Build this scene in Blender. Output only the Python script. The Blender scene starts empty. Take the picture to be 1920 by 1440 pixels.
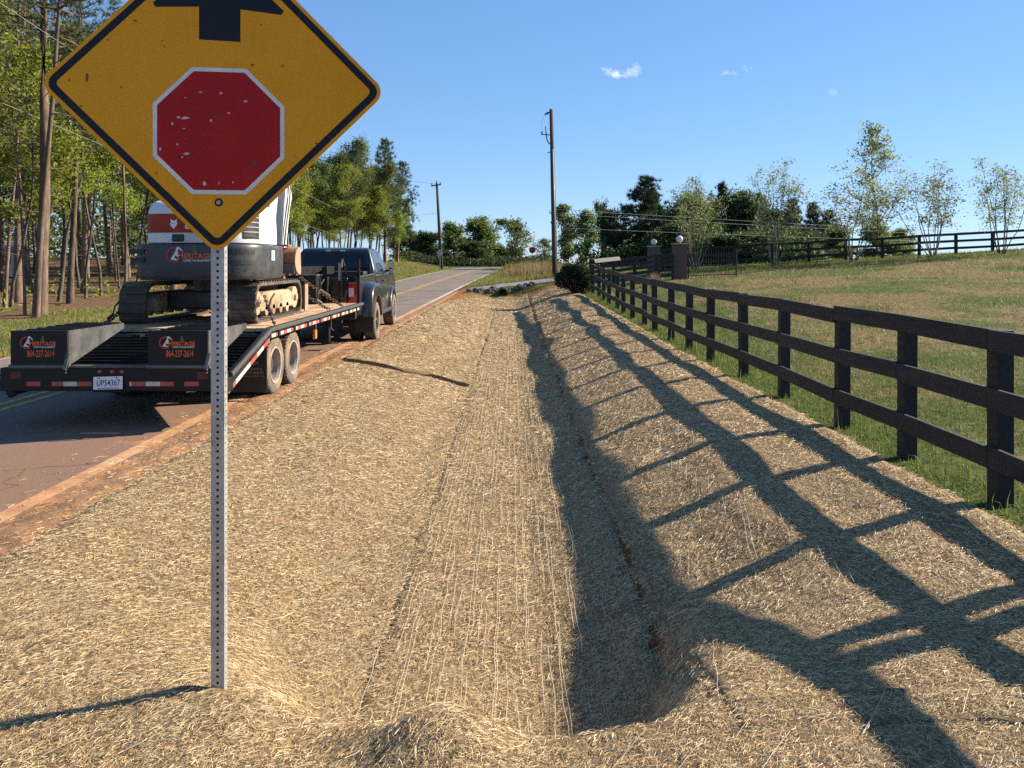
import bpy, bmesh, math, random
import numpy as np
from mathutils import Vector, Matrix

R = math.radians
scene = bpy.context.scene
COL = scene.collection

# ------------------------------------------------------------------ camera
CAM_Z = 1.75
FPX = 1442.0          # focal length in pixels of a 1920 wide frame
HORIZON = 490.0       # image row of the eye level
cam_data = bpy.data.cameras.new('camera')
cam_data.sensor_width = 36.0
cam_data.lens = FPX / 1920.0 * 36.0
cam_data.shift_y = -(720.0 - HORIZON) / 1920.0
cam_data.clip_start = 0.05
cam_data.clip_end = 3000.0
cam = bpy.data.objects.new('camera', cam_data)
cam.location = (0, 0, CAM_Z)
cam.rotation_euler = (R(90), 0, 0)
COL.objects.link(cam)
scene.camera = cam

# ------------------------------------------------------------------ sky and sun
SUN_EL = 29.0
SUN_AZ = 20.5          # from +x (right of the camera) towards +y (ahead)
world = bpy.data.worlds.new('World')
scene.world = world
world.use_nodes = True
wn = world.node_tree.nodes
wl = world.node_tree.links
bg = wn['Background']
sky = wn.new('ShaderNodeTexSky')
sky.sky_type = 'NISHITA'
sky.sun_disc = False
sky.sun_elevation = R(SUN_EL)
sky.sun_rotation = R(90.0 - SUN_AZ)
sky.altitude = 1200
sky.air_density = 1.0
sky.dust_density = 0.0
sky.ozone_density = 2.0
bg.inputs['Strength'].default_value = 0.117
tc = wn.new('ShaderNodeTexCoord')


def wmath(op, a, b=None, clamp=False):
    n = wn.new('ShaderNodeMath')
    n.operation = op
    n.use_clamp = clamp
    for i, v in enumerate((a, b)):
        if v is None:
            continue
        if isinstance(v, (int, float)):
            n.inputs[i].default_value = v
        else:
            wl.new(v, n.inputs[i])
    return n.outputs[0]


# a few small wisps of fair-weather cloud, placed by direction in the sky
cloud = None
wnoise = wn.new('ShaderNodeTexNoise')
wnoise.inputs['Scale'].default_value = 75.0
wnoise.inputs['Detail'].default_value = 6.0
wnoise.inputs['Roughness'].default_value = 0.65
wl.new(tc.outputs['Generated'], wnoise.inputs['Vector'])
for px, py, rx, rz, tilt, amp in ((1146, 136, 0.021, 0.008, -0.6, 0.8), (1187, 131, 0.020, 0.012, 0.3, 0.5), (1365, 137, 0.014, 0.008, -0.4, 0.5),
                                  (1400, 128, 0.010, 0.006, -0.5, 0.7), (1562, 172, 0.011, 0.005, -0.3, 0.2)):
    d = Vector(((px - 960) / FPX, 1.0, (HORIZON - py) / FPX)).normalized()
    rgt = Vector((d.y, -d.x, 0)).normalized()
    upv = rgt.cross(d)
    r2 = rgt * math.cos(tilt) + upv * math.sin(tilt)
    u2 = -rgt * math.sin(tilt) + upv * math.cos(tilt)
    acc = []
    for vec, rad in ((r2, rx), (u2, rz)):
        dp = wn.new('ShaderNodeVectorMath')
        dp.operation = 'DOT_PRODUCT'
        wl.new(tc.outputs['Generated'], dp.inputs[0])
        dp.inputs[1].default_value = vec
        q = wmath('DIVIDE', dp.outputs['Value'], rad)
        acc.append(wmath('MULTIPLY', q, q))
    e = wmath('ADD', acc[0], acc[1])
    nz = wmath('MULTIPLY', wmath('SUBTRACT', wnoise.outputs['Fac'], 0.5), 4.5)
    m = wmath('SUBTRACT', wmath('ADD', 0.55, nz), e, clamp=True)
    dp = wn.new('ShaderNodeVectorMath')
    dp.operation = 'DOT_PRODUCT'
    wl.new(tc.outputs['Generated'], dp.inputs[0])
    dp.inputs[1].default_value = d
    m = wmath('MULTIPLY', m, wmath('GREATER_THAN', dp.outputs['Value'], 0.99))
    m = wmath('MULTIPLY', m, amp)
    cloud = m if cloud is None else wmath('ADD', cloud, m, clamp=True)
wmix = wn.new('ShaderNodeMix')
wmix.data_type = 'RGBA'
wl.new(cloud, wmix.inputs['Factor'])
whs = wn.new('ShaderNodeHueSaturation')
whs.inputs['Saturation'].default_value = 1.25
wl.new(sky.outputs['Color'], whs.inputs['Color'])
wgm = wn.new('ShaderNodeGamma')
wgm.inputs['Gamma'].default_value = 0.5
wl.new(whs.outputs['Color'], wgm.inputs['Color'])
wtint = wn.new('ShaderNodeMix')
wtint.data_type = 'RGBA'
wtint.blend_type = 'MULTIPLY'
wtint.inputs['Factor'].default_value = 1.0
wtint.inputs['B'].default_value = (0.76, 1.0, 1.36, 1)
wl.new(wgm.outputs['Color'], wtint.inputs['A'])
wl.new(wtint.outputs['Result'], wmix.inputs['A'])
wmix.inputs['B'].default_value = (3.3, 3.55, 3.8, 1)
wl.new(wmix.outputs['Result'], bg.inputs['Color'])

sd = bpy.data.lights.new('sun', 'SUN')
sd.energy = 4.8
sd.angle = R(0.55)
sd.color = (1.0, 0.885, 0.71)
sun = bpy.data.objects.new('sun', sd)
TO_SUN = Vector((math.cos(R(SUN_EL)) * math.cos(R(SUN_AZ)), math.cos(R(SUN_EL)) * math.sin(R(SUN_AZ)), math.sin(R(SUN_EL))))
sun.rotation_euler = TO_SUN.to_track_quat('Z', 'Y').to_euler()
sun.location = (30, 10, 30)
COL.objects.link(sun)

vs = scene.view_settings
vs.view_transform = 'Standard'
vs.look = 'None'
vs.exposure = 1.36
vs.gamma = 1.0
vs.use_curve_mapping = False
scene.render.engine = 'CYCLES'
scene.cycles.use_denoising = False
scene.cycles.max_bounces = 6
scene.cycles.diffuse_bounces = 3
scene.cycles.glossy_bounces = 3
scene.cycles.transmission_bounces = 4
scene.cycles.transparent_max_bounces = 8

random.seed(7)
RNG = np.random.default_rng(7)


def at(px, py, Y):
    """photograph pixel -> point at distance Y ahead of the camera"""
    return Vector(((px - 960) * Y / FPX, Y, CAM_Z - (py - HORIZON) * Y / FPX))


# ------------------------------------------------------------------ materials
MATS = {}


def new_mat(name):
    m = bpy.data.materials.new(name)
    m.use_nodes = True
    nt = m.node_tree
    b = nt.nodes['Principled BSDF']
    MATS[name] = m
    return m, nt, b


def lnk(nt, a, b):
    nt.links.new(a, b)


def ramp(nt, fac, stops, interp='LINEAR'):
    r = nt.nodes.new('ShaderNodeValToRGB')
    r.color_ramp.interpolation = interp
    els = r.color_ramp.elements
    while len(els) < len(stops):
        els.new(0.5)
    for e, (p, c) in zip(els, stops):
        e.position = p
        e.color = (c[0], c[1], c[2], 1) if len(c) == 3 else c
    if fac is not None:
        lnk(nt, fac, r.inputs['Fac'])
    return r.outputs['Color']


def noise(nt, vec, scale, detail=4, rough=0.55, dist=0.0):
    n = nt.nodes.new('ShaderNodeTexNoise')
    n.inputs['Scale'].default_value = scale
    n.inputs['Detail'].default_value = detail
    n.inputs['Roughness'].default_value = rough
    n.inputs['Distortion'].default_value = dist
    if vec is not None:
        lnk(nt, vec, n.inputs['Vector'])
    return n.outputs['Fac']


def coords(nt, kind='Object', scale=None, rot=None):
    t = nt.nodes.new('ShaderNodeTexCoord')
    o = t.outputs[kind]
    if scale or rot:
        mp = nt.nodes.new('ShaderNodeMapping')
        if scale:
            mp.inputs['Scale'].default_value = scale
        if rot:
            mp.inputs['Rotation'].default_value = rot
        lnk(nt, o, mp.inputs['Vector'])
        o = mp.outputs['Vector']
    return o


def position(nt):
    return nt.nodes.new('ShaderNodeNewGeometry').outputs['Position']


def mixc(nt, fac, a, b, mode='MIX'):
    m = nt.nodes.new('ShaderNodeMix')
    m.data_type = 'RGBA'
    m.blend_type = mode
    for k, v in (('Factor', fac), ('A', a), ('B', b)):
        s = m.inputs[k]
        if isinstance(v, (int, float)):
            s.default_value = v
        elif isinstance(v, tuple):
            s.default_value = (v[0], v[1], v[2], 1)
        else:
            lnk(nt, v, s)
    return m.outputs['Result']


def mth(nt, op, a, b=None, clamp=False):
    n = nt.nodes.new('ShaderNodeMath')
    n.operation = op
    n.use_clamp = clamp
    for i, v in enumerate((a, b)):
        if v is None:
            continue
        if isinstance(v, (int, float)):
            n.inputs[i].default_value = v
        else:
            lnk(nt, v, n.inputs[i])
    return n.outputs[0]


def bump(nt, b, h, strength=0.3, dist=0.01):
    n = nt.nodes.new('ShaderNodeBump')
    n.inputs['Strength'].default_value = strength
    n.inputs['Distance'].default_value = dist
    lnk(nt, h, n.inputs['Height'])
    lnk(nt, n.outputs['Normal'], b.inputs['Normal'])


def pm(name, c1, c2=None, scale=8.0, rough=0.6, metal=0.0, bmp=0.0, bdist=0.004, detail=5, stretch=None, coat=0.0, spec=None, dirt=None):
    """principled material with a noise mix of two colours, roughness variation and fine relief"""
    m, nt, b = new_mat(name)
    v = coords(nt, 'Object', stretch)
    f = noise(nt, v, scale, detail, 0.6)
    c2 = c2 or tuple(x * 0.8 for x in c1)
    col = ramp(nt, f, [(0.3, c1), (0.7, c2)])
    if dirt:
        dcol, amt = dirt
        f2 = noise(nt, coords(nt, 'Object'), scale * 0.35, 6, 0.7)
        msk = ramp(nt, f2, [(0.62 - amt * 0.5, (0, 0, 0)), (0.75 - amt * 0.3, (1, 1, 1))])
        col = mixc(nt, msk, col, dcol)
    lnk(nt, col, b.inputs['Base Color'])
    rr = ramp(nt, f, [(0.2, (max(rough - 0.1, 0.02),) * 3), (0.8, (min(rough + 0.1, 1),) * 3)])
    lnk(nt, rr, b.inputs['Roughness'])
    b.inputs['Metallic'].default_value = metal
    b.inputs['Coat Weight'].default_value = coat
    if spec is not None:
        b.inputs['Specular IOR Level'].default_value = spec
    if bmp:
        bump(nt, b, noise(nt, v, scale * 3, 6, 0.65), bmp, bdist)
    return m


def leaf_mat(name, cols, trans=0.35, rough=0.6):
    """thin leaves or blades: colour differs from leaf to leaf, some light comes through"""
    m, nt, b = new_mat(name)
    out = nt.nodes['Material Output']
    g = nt.nodes.new('ShaderNodeNewGeometry')
    n = len(cols)
    col = ramp(nt, g.outputs['Random Per Island'], [(i / max(n - 1, 1), c) for i, c in enumerate(cols)])
    oi = nt.nodes.new('ShaderNodeObjectInfo')
    hs = nt.nodes.new('ShaderNodeHueSaturation')
    lnk(nt, col, hs.inputs['Color'])
    lnk(nt, mth(nt, 'ADD', mth(nt, 'MULTIPLY', oi.outputs['Random'], 0.5), 0.75), hs.inputs['Value'])
    lnk(nt, mth(nt, 'ADD', mth(nt, 'MULTIPLY', oi.outputs['Random'], 0.03), 0.485), hs.inputs['Hue'])
    col = hs.outputs['Color']
    lnk(nt, col, b.inputs['Base Color'])
    b.inputs['Roughness'].default_value = rough
    b.inputs['Specular IOR Level'].default_value = 0.25
    if trans:
        t = nt.nodes.new('ShaderNodeBsdfTranslucent')
        hv = nt.nodes.new('ShaderNodeHueSaturation')
        hv.inputs['Value'].default_value = 1.35
        hv.inputs['Hue'].default_value = 0.485
        lnk(nt, col, hv.inputs['Color'])
        lnk(nt, hv.outputs['Color'], t.inputs['Color'])
        ms = nt.nodes.new('ShaderNodeMixShader')
        ms.inputs['Fac'].default_value = trans
        lnk(nt, b.outputs['BSDF'], ms.inputs[1])
        lnk(nt, t.outputs['BSDF'], ms.inputs[2])
        lnk(nt, ms.outputs['Shader'], out.inputs['Surface'])
    return m


def glass_mat(name, tint=(0.006, 0.008, 0.010)):
    m, nt, b = new_mat(name)
    b.inputs['Base Color'].default_value = (*tint, 1)
    b.inputs['Roughness'].default_value = 0.04
    b.inputs['Specular IOR Level'].default_value = 0.4
    b.inputs['Coat Weight'].default_value = 0.0
    b.inputs['Coat Roughness'].default_value = 0.03
    return m


def bark_mat(name, c1, c2, c3):
    m, nt, b = new_mat(name)
    v = coords(nt, 'Object', (1, 1, 0.22))
    f = noise(nt, v, 9, 8, 0.7)
    f2 = noise(nt, coords(nt, 'Object'), 1.2, 3)
    col = ramp(nt, f, [(0.32, c1), (0.5, c2), (0.68, c3)])
    oi = nt.nodes.new('ShaderNodeObjectInfo')
    col = mixc(nt, mth(nt, 'MULTIPLY', f2, 0.5), col, tuple(x * 0.55 for x in c2))
    hs = nt.nodes.new('ShaderNodeHueSaturation')
    lnk(nt, col, hs.inputs['Color'])
    lnk(nt, mth(nt, 'ADD', mth(nt, 'MULTIPLY', oi.outputs['Random'], 0.5), 0.7), hs.inputs['Value'])
    lnk(nt, hs.outputs['Color'], b.inputs['Base Color'])
    b.inputs['Roughness'].default_value = 0.95
    b.inputs['Specular IOR Level'].default_value = 0.1
    bump(nt, b, f, 0.8, 0.03)
    return m


# ------------------------------------------------------------------ mesh helpers
class MB:
    """collects shapes for ONE mesh object"""

    def __init__(self):
        self.v = []
        self.f = []

    def add(self, vs_, fs):
        o = len(self.v)
        self.v.extend([tuple(p) for p in vs_])
        self.f.extend([tuple(i + o for i in q) for q in fs])
        return self

    def box(self, c, s, rot=None):
        hx, hy, hz = s[0] / 2, s[1] / 2, s[2] / 2
        P = [Vector((sx * hx, sy * hy, sz * hz)) for sz in (-1, 1) for sy in (-1, 1) for sx in (-1, 1)]
        if rot is not None:
            P = [rot @ p for p in P]
        c = Vector(c)
        return self.add([p + c for p in P], [(0, 2, 3, 1), (4, 5, 7, 6), (0, 1, 5, 4), (2, 6, 7, 3), (0, 4, 6, 2), (1, 3, 7, 5)])

    def bx(self, x0, x1, y0, y1, z0, z1):
        return self.box(((x0 + x1) / 2, (y0 + y1) / 2, (z0 + z1) / 2), (abs(x1 - x0), abs(y1 - y0), abs(z1 - z0)))

    def beam(self, p0, p1, w, h, up=(0, 0, 1)):
        p0, p1 = Vector(p0), Vector(p1)
        d = p1 - p0
        L = d.length
        d.normalize()
        up = Vector(up)
        s = d.cross(up)
        if s.length < 1e-4:
            s = d.cross(Vector((1, 0, 0)))
        s.normalize()
        u = s.cross(d)
        rot = Matrix((s, d, u)).transposed()
        return self.box((p0 + p1) / 2, (w, L, h), rot)

    def tube(self, pts, rad, n=8, cap=True, ref=(0, 0, 1)):
        pts = [Vector(p) for p in pts]
        if isinstance(rad, (int, float)):
            rad = [rad] * len(pts)
        o = len(self.v)
        ref = Vector(ref)
        for i, p in enumerate(pts):
            a = pts[max(i - 1, 0)]
            b = pts[min(i + 1, len(pts) - 1)]
            d = (b - a).normalized()
            s = d.cross(ref)
            if s.length < 1e-3:
                s = d.cross(Vector((1, 0, 0.1)))
            s.normalize()
            u = s.cross(d)
            for k in range(n):
                t = 2 * math.pi * k / n
                self.v.append(tuple(p + (s * math.cos(t) + u * math.sin(t)) * rad[i]))
        for i in range(len(pts) - 1):
            for k in range(n):
                k2 = (k + 1) % n
                self.f.append((o + i * n + k, o + i * n + k2, o + (i + 1) * n + k2, o + (i + 1) * n + k))
        if cap:
            self.f.append(tuple(o + k for k in range(n))[::-1])
            self.f.append(tuple(o + (len(pts) - 1) * n + k for k in range(n)))
        return self

    def cyl(self, p0, p1, r, n=16, r1=None):
        return self.tube([p0, p1], [r, r if r1 is None else r1], n)

    def prism(self, poly, axis, a0, a1):
        """poly: 2D outline; axis 'x' (poly is y,z), 'y' (poly is x,z) or 'z' (poly is x,y)"""
        def P(u, v, a):
            return {'x': (a, u, v), 'y': (u, a, v), 'z': (u, v, a)}[axis]
        n = len(poly)
        vs_ = [P(u, v, a0) for u, v in poly] + [P(u, v, a1) for u, v in poly]
        fs = [(i, (i + 1) % n, n + (i + 1) % n, n + i) for i in range(n)]
        fs += [tuple(range(n))[::-1], tuple(range(n, 2 * n))]
        return self.add(vs_, fs)

    def loft(self, rings, cap=True):
        n = len(rings[0])
        o = len(self.v)
        for r in rings:
            self.v.extend([tuple(p) for p in r])
        for i in range(len(rings) - 1):
            for k in range(n):
                k2 = (k + 1) % n
                self.f.append((o + i * n + k, o + i * n + k2, o + (i + 1) * n + k2, o + (i + 1) * n + k))
        if cap:
            self.f.append(tuple(o + k for k in range(n))[::-1])
            self.f.append(tuple(o + (len(rings) - 1) * n + k for k in range(n)))
        return self

    def lathe(self, prof, n=24, axis='x', c=(0, 0, 0)):
        """prof: (radius, along axis); revolved closed profile loop not needed"""
        o = len(self.v)
        for r, a in prof:
            for k in range(n):
                t = 2 * math.pi * k / n
                u, w = r * math.cos(t), r * math.sin(t)
                p = {'x': (a, u, w), 'y': (u, a, w), 'z': (u, w, a)}[axis]
                self.v.append((p[0] + c[0], p[1] + c[1], p[2] + c[2]))
        for i in range(len(prof) - 1):
            for k in range(n):
                k2 = (k + 1) % n
                self.f.append((o + i * n + k, o + i * n + k2, o + (i + 1) * n + k2, o + (i + 1) * n + k))
        return self

    def mesh(self, name, smooth=False):
        me = bpy.data.meshes.new(name)
        me.from_pydata(self.v, [], self.f)
        bm = bmesh.new()
        bm.from_mesh(me)
        bmesh.ops.recalc_face_normals(bm, faces=bm.faces)
        bm.to_mesh(me)
        bm.free()
        if smooth:
            me.shade_smooth()
        return me

    def build(self, name, mat, parent=None, smooth=False, bevel=0.0, seg=2, loc=None, rot=None, label=None):
        return obj(name, self.mesh(name, smooth), mat, parent, bevel, seg, loc, rot, label)


def obj(name, me, mat=None, parent=None, bevel=0.0, seg=2, loc=None, rot=None, label=None):
    if mat is not None and not me.materials:
        me.materials.append(MATS[mat] if isinstance(mat, str) else mat)
    o = bpy.data.objects.new(name, me)
    COL.objects.link(o)
    if parent is not None:
        o.parent = parent
    if loc is not None:
        o.location = loc
    if rot is not None:
        o.rotation_euler = rot
    if bevel:
        b = o.modifiers.new('bevel', 'BEVEL')
        b.width = bevel
        b.segments = seg
        b.limit_method = 'ANGLE'
        b.angle_limit = R(40)
        for p in me.polygons:
            p.use_smooth = True
        w = o.modifiers.new('wn', 'WEIGHTED_NORMAL')
        w.keep_sharp = True
    if label:
        o['label'] = label
    return o


def tag(o, label, cat, group=None, kind=None):
    o['label'] = label
    o['category'] = cat
    if group:
        o['group'] = group
    if kind:
        o['kind'] = kind
    return o


def thing(name, label, cat, loc=(0, 0, 0), rotz=0.0, group=None):
    o = bpy.data.objects.new(name, None)
    o.empty_display_size = 0.2
    COL.objects.link(o)
    o.location = loc
    o.rotation_euler = (0, 0, rotz)
    return tag(o, label, cat, group)


def struct(o, label, cat):
    return tag(o, label, cat, kind='structure')


def np_mesh(name, V, F, smooth=False):
    """fast mesh from numpy arrays; F is (m,k)"""
    V = np.ascontiguousarray(V, dtype=np.float32)
    F = np.ascontiguousarray(F, dtype=np.int32)
    me = bpy.data.meshes.new(name)
    me.vertices.add(len(V))
    me.vertices.foreach_set('co', V.ravel())
    k = F.shape[1]
    me.loops.add(F.size)
    me.loops.foreach_set('vertex_index', F.ravel())
    me.polygons.add(len(F))
    me.polygons.foreach_set('loop_start', np.arange(0, F.size, k, dtype=np.int32))
    me.update(calc_edges=True)
    if smooth:
        me.shade_smooth()
    return me


def text_mesh(body, width, height, bold=0.0):
    """lettering from Blender's own built-in font, as a flat mesh centred on its origin in the x/z plane, facing -y"""
    cu = bpy.data.curves.new('lettering', 'FONT')
    cu.body = body
    cu.offset = bold
    cu.resolution_u = 3
    o = bpy.data.objects.new('lettering', cu)
    COL.objects.link(o)
    me = bpy.data.meshes.new_from_object(o.evaluated_get(bpy.context.evaluated_depsgraph_get()))
    bpy.data.objects.remove(o)
    bpy.data.curves.remove(cu)
    n = len(me.vertices)
    co = np.empty(n * 3, dtype=np.float32)
    me.vertices.foreach_get('co', co)
    co = co.reshape(-1, 3)
    lo, hi = co.min(0), co.max(0)
    out = np.zeros_like(co)
    out[:, 0] = ((co[:, 0] - lo[0]) / (hi[0] - lo[0]) - 0.5) * width
    out[:, 2] = ((co[:, 1] - lo[1]) / (hi[1] - lo[1]) - 0.5) * height
    me.vertices.foreach_set('co', out.ravel())
    me.update()
    me.materials.clear()
    return me


def smooth01(a, b, x):
    t = np.clip((x - a) / (b - a), 0, 1)
    return t * t * (3 - 2 * t)


def wob(x, y, wl_, seed, n=6):
    """smooth random undulation about -1..1 with a typical wavelength"""
    r = np.random.default_rng(seed)
    s = 0
    for i in range(n):
        a = r.uniform(0, 2 * math.pi)
        k = 2 * math.pi / (wl_ * r.uniform(0.6, 1.7))
        s = s + np.sin((np.cos(a) * x + np.sin(a) * y) * k + r.uniform(0, 6.28))
    return s / math.sqrt(n) / 1.4

# ------------------------------------------------------------------ terrain
def road_right(y):
    return -3.36 + 2.2 * smooth01(45, 102, y)


def road_left(y):
    return -9.25 + 3.0 * smooth01(58, 106, y)


def road_z(y):
    return 1.0 * smooth01(45, 105, y) - 0.045 * np.clip(y - 112, 0, 90)


def fence_z(y):
    return np.interp(y, [0, 15, 24, 32, 46, 70, 100, 160, 300], [0.03, 0.03, 0.15, 0.36, 0.86, 1.12, 1.3, 0.2, -2.0])


DX = [-3.36, -3.05, -2.6, -1.6, -0.90, 0.15, 0.5, 1.0, 1.8, 2.6, 3.44]
DZ = [-0.02, -0.02, -0.07, -0.27, -0.465, -0.54, -0.49, -0.33, -0.09, -0.01, 0.0]


def ground_z(x, y):
    x = np.asarray(x, dtype=float)
    y = np.asarray(y, dtype=float)
    rr = road_right(y)
    rz = road_z(y)
    fz = fence_z(y)
    t = np.clip((x - rr) / (3.44 - rr), 0, 1)
    z = rz + (fz - rz) * t
    # the swale and the earth crossing in front of the camera
    y0 = 2.80 + 0.10 * smooth01(-0.35, -0.8, x)
    wd = 0.48 + 1.7 * smooth01(0.45, 1.05, x) + 1.9 * smooth01(-0.5, -2.2, x)
    k = smooth01(0, 1, (y - y0) / wd) * (1 - smooth01(40.3, 42.0, y))
    z = z + np.interp(x, DX, DZ) * k
    inb = smooth01(-3.2, -2.7, x) * smooth01(3.5, 2.9, x)
    z = z + inb * (0.013 * wob(x, y * 0.7, 1.2, 3) + 0.018 * wob(x * 0.8, y, 3.6, 5)) * np.clip(y / 4, 0.25, 1)
    z = z + 0.10 * np.exp(-((x + 0.25) / 0.21) ** 2 - ((y - 2.70) / 0.2) ** 2)
    z = z - 0.09 * np.exp(-((x - 0.25) / 0.45) ** 2 - ((y - 4.1) / 0.75) ** 2)
    z = z - 0.07 * np.exp(-((x + 0.74) / 0.22) ** 2 - ((y - 2.9) / 0.3) ** 2)
    z = z - 0.05 * np.exp(-((x - 0.12) / 0.25) ** 2 - ((y - 2.75) / 0.35) ** 2)
    z = z + 0.03 * np.exp(-((x + 1.3) / 0.6) ** 2 - ((y - 3.0) / 0.9) ** 2)
    # pasture rising to the right, its brow at the back fence
    xr = np.clip(x - 3.44, 0, 60)
    z = z + 0.057 * xr * smooth01(0, 6, xr + 2) * np.clip(0.35 + y / 40, 0, 1)
    z = z - 0.05 * np.clip(y - 48.5, 0, 120) * smooth01(5, 10, x)
    z = z + 0.03 * wob(x, y, 5.0, 11) * smooth01(3.6, 6, x)
    # grass verge and wood on the left
    rl = road_left(y)
    xl = np.clip(rl - x, 0, 80)
    z = z - 0.10 * smooth01(0, 1.2, xl) * (1 - smooth01(50, 70, y)) + 0.10 * smooth01(3, 8, xl)
    z = z + 0.55 * smooth01(2, 9, xl) * smooth01(50, 85, y)
    z = z + 0.05 * wob(x, y, 6.0, 12) * smooth01(1.0, 4, xl)
    z = z + 0.012 * xl * smooth01(20, 60, y)
    # bed of the road, so that the road sheet lies clear of it
    inroad = smooth01(rl - 0.25, rl + 0.05, x) * smooth01(rr + 0.18, rr - 0.05, x)
    z = z - 0.06 * inroad
    return z


def gz(x, y):
    return float(ground_z(np.array([x]), np.array([y]))[0])


def grid(xs, ys, zf, name):
    X, Y = np.meshgrid(xs, ys)
    Z = zf(X, Y)
    V = np.stack([X, Y, Z], -1).reshape(-1, 3)
    nx, ny = len(xs), len(ys)
    i = np.arange(nx - 1)[None, :] + np.arange(ny - 1)[:, None] * nx
    F = np.stack([i, i + 1, i + nx + 1, i + nx], -1).reshape(-1, 4)
    return np_mesh(name, V, F, True), V


def steps(*segs):
    out = []
    for a, b, d in segs:
        out.extend(np.arange(a, b - 1e-6, d))
    out.append(segs[-1][1])
    return np.array(out)


# ground sheet: colour zones are carried by the surface itself (clay by the road, pine straw in the wood, dry and green pasture)
m, nt, b = new_mat('ground')
P = position(nt)
at_z = nt.nodes.new('ShaderNodeAttribute')
at_z.attribute_name = 'zone'
sep = nt.nodes.new('ShaderNodeSeparateColor')
lnk(nt, at_z.outputs['Color'], sep.inputs['Color'])
n1 = noise(nt, P, 0.32, 7, 0.62)
n2 = noise(nt, P, 6.0, 8, 0.7)
n3 = noise(nt, P, 45.0, 4, 0.7)
green = ramp(nt, n2, [(0.3, (0.030, 0.045, 0.010)), (0.5, (0.085, 0.110, 0.026)), (0.7, (0.150, 0.160, 0.050))])
dry = ramp(nt, n2, [(0.3, (0.10, 0.068, 0.028)), (0.5, (0.20, 0.146, 0.064)), (0.72, (0.30, 0.235, 0.105))])
clay = ramp(nt, n2, [(0.3, (0.17, 0.060, 0.022)), (0.55, (0.34, 0.135, 0.048)), (0.75, (0.44, 0.21, 0.085))])
pine = ramp(nt, n2, [(0.3, (0.070, 0.040, 0.022)), (0.5, (0.17, 0.105, 0.060)), (0.72, (0.29, 0.19, 0.11))])
dm = mth(nt, 'ADD', mth(nt, 'MULTIPLY', mth(nt, 'SUBTRACT', n1, 0.5), 3.2), sep.outputs['Blue'])
dm = ramp(nt, mth(nt, 'ADD', dm, mth(nt, 'MULTIPLY', mth(nt, 'SUBTRACT', n2, 0.5), 0.9)), [(0.38, (0, 0, 0)), (0.66, (1, 1, 1))])
col = mixc(nt, dm, green, dry)
fm = ramp(nt, mth(nt, 'ADD', sep.outputs['Green'], mth(nt, 'MULTIPLY', mth(nt, 'SUBTRACT', n2, 0.5), 0.8)), [(0.4, (0, 0, 0)), (0.6, (1, 1, 1))])
col = mixc(nt, fm, col, pine)
cm = ramp(nt, mth(nt, 'ADD', sep.outputs['Red'], mth(nt, 'MULTIPLY', mth(nt, 'SUBTRACT', n2, 0.5), 0.7)), [(0.4, (0, 0, 0)), (0.6, (1, 1, 1))])
col = mixc(nt, cm, col, clay)
col = mixc(nt, mth(nt, 'MULTIPLY', n3, 0.36), col, (0.03, 0.022, 0.012), 'MULTIPLY')
lnk(nt, col, b.inputs['Base Color'])
b.inputs['Roughness'].default_value = 0.97
b.inputs['Specular IOR Level'].default_value = 0.08
bump(nt, b, mth(nt, 'ADD', n2, mth(nt, 'MULTIPLY', n3, 0.5)), 0.9, 0.05)

gx = steps((-400, -100, 20), (-100, -30, 2.5), (-30, -10, 0.8), (-10, -3.6, 0.4), (-3.6, 4.4, 0.12), (4.4, 12, 0.4), (12, 40, 1.2), (40, 100, 5), (100, 420, 20))
gy = steps((-80, -10, 5), (-10, 1.6, 0.5), (1.6, 8, 0.1), (8, 20, 0.22), (20, 50, 0.5), (50, 120, 1.5), (120, 300, 12), (300, 900, 50))


def zones(V):
    x, y = V[:, 0], V[:, 1]
    rr, rl = road_right(y), road_left(y)
    w = 0.25 * wob(x, y, 1.0, 21)
    clay_ = smooth01(1.3, 0.3, np.abs(x - rr - 0.35) + w) * smooth01(62, 40, y) + smooth01(3.1, 2.7, x) * smooth01(-3.3, -3.0, x) * smooth01(44, 38, y) * 0.85
    clay_ = clay_ + smooth01(-3.1, -2.2, rl - x - 0.0) * 0
    edge = np.interp(y, [0, 25, 40, 60, 90, 130], [-14.4, -14.6, -15.2, -14.5, -12.5, -12])
    forest = smooth01(-0.6, 1.4, edge - x + 0.6 * wob(x, y, 4, 22))
    dryness = np.full_like(x, 0.34)
    past = smooth01(3.6, 5.5, x) * smooth01(50, 46, y)
    dryness += past * (0.26 * smooth01(6, 12, y) * smooth01(43, 36, y) * smooth01(5, 9, x) - 0.06)
    dryness -= 0.45 * smooth01(1.4, 0.5, np.abs(x - 3.6)) * smooth01(60, 30, y)
    dryness -= 0.35 * smooth01(3.5, 1.5, np.abs(y - 44.5)) * smooth01(8, 12, x)
    dryness += 0.22 * smooth01(-9, -9.6, x) * smooth01(5, 2, np.abs(x + 11))
    dryness += 0.35 * smooth01(4.5, 3, np.abs(x - 2.0)) * smooth01(44, 48, y) * smooth01(62, 54, y)
    C = np.stack([np.clip(clay_, 0, 1), forest, np.clip(dryness, 0, 1), np.ones_like(x)], -1)
    return C.astype(np.float32)


me, V = grid(gx, gy, ground_z, 'ground')
ca = me.color_attributes.new('zone', 'FLOAT_COLOR', 'POINT')
ca.data.foreach_set('color', zones(V).ravel())
struct(obj('ground', me, 'ground'), 'grassy ground with red clay, pasture and woodland floor', 'ground')

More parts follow.
